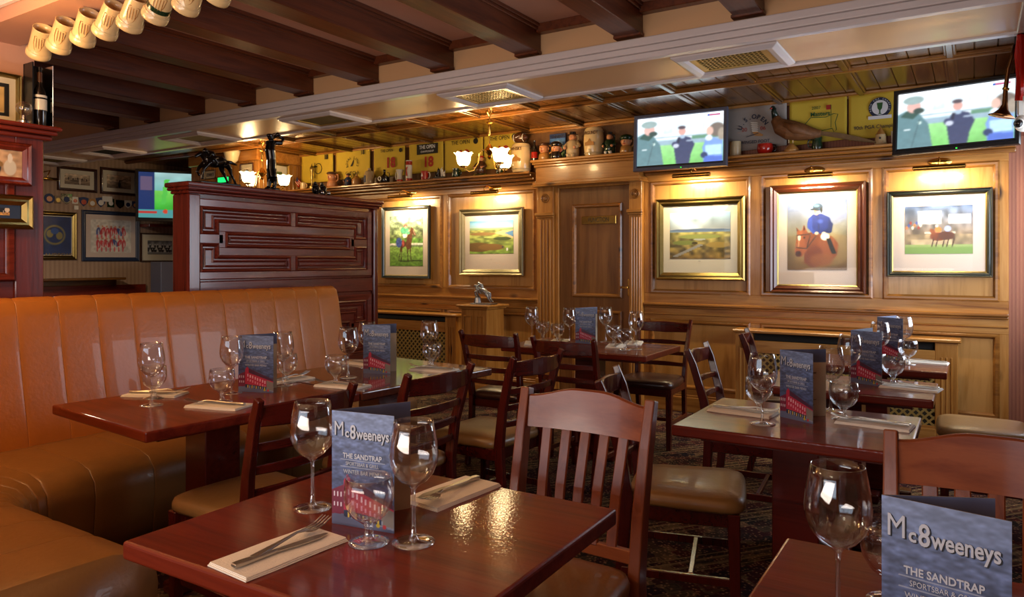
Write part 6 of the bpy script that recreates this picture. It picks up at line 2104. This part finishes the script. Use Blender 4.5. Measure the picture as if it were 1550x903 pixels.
toby('seated figure jug of a man in a straw boater, right of the blue sign', 867, ZE, 0.225, BEIGE, BLACKG, 'top', YEI, True)
crock('biggest cream stoneware barrel in the middle of the door case shelf', 899, ZE, 6.11, 0.92, 'BURGUNDY')
t = lathe_thing('shot_glass', 'small clear glass in front of the biggest stoneware barrel', 'glass', 893, ZE, [(0.001, 0.0), (0.014, 0), (0.018, 0.06), (0.016, 0.06), (0.012, 0.006), (0.001, 0.006)], GLASS, 6.02, 14)
toby('small standing figure in black hat and white stockings on the door case', 923, ZE, 0.19, GREENG, BLACKG, 'red', YEI, True)
toby('head jug of a red-faced huntsman in a dark green hat beside the middle television', 948, ZE, 0.18, TAN, GREENG, 'dome', YEI)

# right shelf
t = lathe_thing('pottery_beaker', 'speckled beige beaker beside the middle television', 'mug', 1113, ZS, [(0.001, 0), (0.046, 0), (0.048, 0.005), (0.046, 0.125), (0.042, 0.125), (0.042, 0.01), (0.001, 0.01)], BEIGE)
t = lathe_thing('red_mug', 'round bright red mug in front of the white flag', 'mug', 1158, ZS, [(0.001, 0), (0.04, 0), (0.058, 0.02), (0.064, 0.05), (0.06, 0.085), (0.055, 0.085), (0.056, 0.05), (0.03, 0.012), (0.001, 0.012)], REDG)
handle(t, 0.058, 0.02, 0.075, BLACKG, 0, 0.007)
Yp = 6.09
XP, _ = onY(1198, 230, Yp)
ph2 = thing('stuffed_pheasant', 'stuffed cock pheasant with long tail on a wooden stand', 'stuffed bird', (XP, Yp, ZS))
FEA = plain('pheasant_feathers', '6e4420', 0.6, 0, 0, 0.55, 40, 0.4)
FEAT = plain('pheasant_tail', '7a6040', 0.6, 0, 0, 0.4, 30, 0.2)
HEADG = plain('pheasant_neck', '14261e', 0.3, 0.2, 0.2, 0.2, 20)
kk = Yp / (CY + SY * (1200 - 775) / FPX) / FPX


def B(px, py, dy=0.0):
    return Vector(((px - 1198) * kk, dy, (234.5 - py) * kk))


m = MB().tube([B(1178, 178), B(1176, 184), B(1182, 194), B(1195, 201), B(1210, 205), B(1226, 209), B(1240, 211)], [0.026, 0.044, 0.068, 0.08, 0.072, 0.05, 0.026], 16)
organic('body', m, FEA, ph2, 0.006, 2)
MB().tube([B(1173, 165), B(1172, 170), B(1175, 180)], [0.017, 0.02, 0.03], 14).ell(B(1171, 164.5), (0.02, 0.016, 0.016), 12).build('neck_and_head', HEADG, ph2, smooth=True)
MB().ell(B(1169, 165.5, -0.011), (0.011, 0.008, 0.008), 8).build('red_wattle', REDG, ph2, smooth=True)
MB().tube([B(1167, 165.5), B(1163, 168)], [0.006, 0.001], 8).build('beak', BEIGE, ph2, smooth=True)
MB().tube([B(1175, 179), B(1176, 182)], [0.029, 0.036], 14).build('neck_ring', BROWNG, ph2, smooth=True)
for j, (dy, e) in enumerate(((-0.058, 0), (0.058, 0))):
    MB().tube([B(1190, 194, dy), B(1205, 202, dy), B(1228, 212, dy * 0.7)], [0.024, 0.042, 0.010], 10).build('wing', FEA, ph2, smooth=True)
for j in range(5):
    MB().bar([B(1234, 209), B(1262, 214 + j * 0.6), B(1290, 222 + j * 1.2 - j * 0.5), B(1322 - j * 7, 233 - j * 1.6)], [0.016, 0.016, 0.012, 0.003], 0.0022, (0, 0.3 + 0.1 * j, 1)).build('tail_feather', FEAT, ph2)
for dx in (-2, 4):
    MB().tube([B(1196 + dx, 212), B(1196 + dx, 221)], 0.005, 7).build('leg', BEIGE, ph2)
MB().lathe([(0.001, 0), (0.062, 0), (0.055, 0.02), (0.035, 0.045), (0.018, 0.065), (0.001, 0.07)], 20).build('wooden_stand', TAN, ph2, smooth=True)
t = lathe_thing('green_jug', 'dark green jug with a spout under the pheasant tail', 'jug', 1237, ZS, [(0.001, 0), (0.036, 0), (0.043, 0.03), (0.036, 0.075), (0.038, 0.105), (0.034, 0.105), (0.032, 0.075), (0.001, 0.03)], GREENG)
handle(t, 0.04, 0.03, 0.09, GREENG, PI, 0.006)
t = lathe_thing('windmill_jug', 'beige conical pottery tower with a brown roof', 'ornament', 1333, ZS, [(0.001, 0), (0.046, 0), (0.042, 0.02), (0.034, 0.085), (0.001, 0.088)], BEIGE)
MB().lathe([(0.036, 0.083), (0.02, 0.11), (0.004, 0.135), (0.001, 0.15)], 20).build('roof', TAN, t, auto=True)
MB().box(-0.006, 0.006, -0.046, -0.034, 0.045, 0.06).build('tiny_window', BLACKG, t)
t = lathe_thing('printed_beaker', 'small cream beaker with a brown print left of the right-hand television', 'mug', 1356, ZS, [(0.001, 0), (0.03, 0), (0.033, 0.1), (0.03, 0.1), (0.028, 0.01), (0.001, 0.01)], WHITEG)
MB().poly([(-0.02, 0.025), (0.015, 0.025), (0.015, 0.08), (-0.02, 0.08)], -0.035, -0.029).build('print', BROWNG, t)

# ------------------------------------------------------------------ left wall badges and small things
shapes = {'shield': [(-1, 1), (1, 1), (1, 0), (0.6, -0.6), (0, -1), (-0.6, -0.6), (-1, 0)], 'disc': [(math.cos(a * PI / 6), math.sin(a * PI / 6)) for a in range(12)],
          'block': [(-.8, -1), (.8, -1), (.8, 1), (-.8, 1)], 'arrow': [(-1, .8), (0, 1), (1, .8), (.8, -.2), (0, -1), (-.8, -.2)]}
for i, (px, py, sh, c1, c2, s_, words2) in enumerate((
    (75, 300, 'disc', BLUEG, SKIN, .07, 'round navy'), (88, 302, 'block', BROWNG, GOLD, .055, 'narrow brown'), (101, 301, 'shield', BLACKG, BLUEG, .075, 'large black'), (114, 303, 'block', WHITEG, REDG, .05, 'small white'),
    (127, 305, 'arrow', BLUEG, REDG, .07, 'blue and red'), (140, 307, 'disc', TAN, WHITEG, .065, 'round tan'), (153, 306, 'arrow', BLUEG, WHITEG, .075, 'blue and white'), (168, 307, 'block', GREENG, WHITEG, .065, 'square dark green'),
    (182, 309, 'shield', BLACKG, GOLD, .065, 'black and gold'), (194, 309, 'shield', WHITEG, BLUEG, .06, 'pale'), (205, 310, 'shield', BLUEG, SKIN, .055, 'small blue'))):
    y, z = onX(px, py, XL + 0.01)
    t = thing('police_badge', words2 + ' cloth badge in the row above the framed prints', 'badge', (XL, y, z), PI / 2, 'cloth badges on the far left wall')
    s_ *= 0.85
    MB().poly([(a * s_, b_ * s_) for a, b_ in shapes[sh]], -0.008, 0).build('patch', c1, t)
    MB().poly([(a * s_ * .55, b_ * s_ * .55 - .005) for a, b_ in shapes['disc']], -0.011, -0.007).build('badge_centre', c2, t)
for px, py, w_, h_, rz_, lab in ((163, 301, .13, .07, 0, 'small white card above the red-shirt print'), (219, 326, .08, .14, 0.5, 'tilted white leaflet left of the far television'), (116, 314, .05, .05, 0, 'small cream sticker between poster and print')):
    y, z = onX(px, py, XL + 0.02)
    o = MB().box(-w_, w_, -0.006, 0, -h_ / 2, h_ / 2).build('wall_card', WHITEG, None, loc=(XL + 0.008, y, z), rot=(0, rz_ * 0, PI / 2))
    o.scale = (0.5, 1, 1)
    tag(o, lab, 'card')
zl = onX(150, 420, XL + 0.2)[1]
lg = struct(MB().box(XL, XL + 0.28, 2.0, 5.2, zl - 0.03, zl).box(XL, XL + 0.06, 2.0, 5.2, zl - 0.10, zl - 0.03).build('trim_1', PY, bevel=0.006))
struct(MB().box(XL, XL + 0.04, YF, 5.6, 0.0, zl - 0.1).build('trim_2', MAHY))
y, z = onX(253, 430, -8.2)
zc_ = CAM_H - (z * 0)
t = thing('silver_box', 'brushed metal box standing behind the bench left of the partition', 'box', (XL + 0.33, y, 0))
zt_ = onX(253, 396, -8.2)[1]
MB().box(-0.1, 0.12, -0.09, 0.09, 0, zt_).build('metal_body', CHROME if False else GREYP, t, bevel=0.005)
t.location.x = -8.3
t2 = thing('black_stereo', 'black hi-fi tower between metal box and partition', 'stereo', (-8.3, y + 0.21, 0))
MB().box(-0.12, 0.12, -0.11, 0.14, 0, zt_ - 0.02).build('casing', BLACK, t2, bevel=0.006)
for q in range(4):
    MB().box(0.12, 0.126, -0.09, 0.12, zt_ - 0.1 - q * 0.08, zt_ - 0.06 - q * 0.08).build('front_panel', GREYP, t2)

# ------------------------------------------------------------------ things hanging at the right edge
def R(px, py, X=0.2):
    y, z = onX(px, py, X)
    return Vector((X, y, z))


Yh = 4.75


def HP(px, py, Y=Yh):
    x, z = onY(px, py, Y)
    return Vector((x, Y, z))


Yh = 4.75
hn = thing('hunting_horn', 'long copper hunting horn hanging bell down beside the right television', 'horn', HP(1520, 80))
o_ = HP(1520, 80)
MB().tube([HP(1536, 68) - o_, HP(1532, 85) - o_, HP(1526, 105) - o_, HP(1522, 135) - o_, HP(1521, 158) - o_, HP(1519, 166) - o_, HP(1517, 173) - o_, HP(1516, 176) - o_],
          [0.008, 0.009, 0.010, 0.011, 0.014, 0.024, 0.045, 0.065], 18).build('horn_tube', plain('dull_copper', '7a5230', 0.28, 1, 0, 0.2, 20), hn, smooth=True)
MB().tube([HP(1523, 133) - o_, HP(1522, 136) - o_], 0.016, 12).build('ferrule', BRASS, hn)
MB().tube([(0.06, 0, 0.09), (0.0, 0, 0.095), (0.26 - o_.x, 0, 0.10)], 0.004, 6).tube([HP(1536, 68) - o_, (0.05, 0, 0.1)], 0.003, 6).build('hanger', BLACK, hn)
rb = thing('red_rosette', 'red ribbon streamers hanging at the top right edge', 'ribbon', HP(1545, 40, 4.45))
o_ = HP(1543, 40)
for q in range(6):
    a = q * 1.6 - 3
    MB().bar([HP(1543 + a * .4, 42) - o_, HP(1541 + a, 80) - o_, HP(1542 + a * 0.6, 115 + 5 * (q % 3)) - o_, HP(1540 + a, 145 - 6 * (q % 2)) - o_], [0.008, 0.012, 0.010, 0.008], 0.0012, (1, 0.2 * q, 0)).build('streamer', REDG, rb)
MB().ell((0, 0, 0.02), (0.035, 0.02, 0.03), 12).build('knot', REDG, rb, smooth=True)
cap = thing('metal_ornament', 'dark metal bell ornament at the top right corner', 'ornament', HP(1547, 22, 4.4))
MB().lathe([(0.001, -0.05), (0.03, -0.045), (0.055, -0.01), (0.05, 0.03), (0.02, 0.06), (0.001, 0.065)], 20).build('shell', plain('old_metal', '4a4038', 0.4, 0.8, 0, 0.3, 20), cap, smooth=True)
sc_ = thing('security_camera', 'white dome security camera at the right edge', 'camera', HP(1549, 186, 5.0))
MB().ell((0, 0, 0), (0.045, 0.045, 0.05), 18).build('housing', WHITEG, sc_, smooth=True)
MB().tube([(-0.02, -0.03, -0.005), (-0.028, -0.052, -0.008)], 0.022, 16).build('lens', BLACKG, sc_, smooth=True)
MB().tube([(-0.026, -0.047, -0.007), (-0.0285, -0.0535, -0.008)], [0.03, 0.027], 16, caps=False).build('lens_ring', WHITEG, sc_, smooth=True)
MB().box(-0.03, 0.08, -0.03, 0.03, 0.04, 0.16).build('mount_arm', WHITEG, sc_, bevel=0.008)
yf_ = thing('yellow_pennant', 'yellow cloth pennant hanging behind the hunting horn', 'flag', HP(1537, 118, 5.6))
MB().poly([(-0.02, 0.0), (0.06, 0.02), (0.06, -0.30), (0.0, -0.26)], -0.004, 0).build('cloth', YEL, yf_)
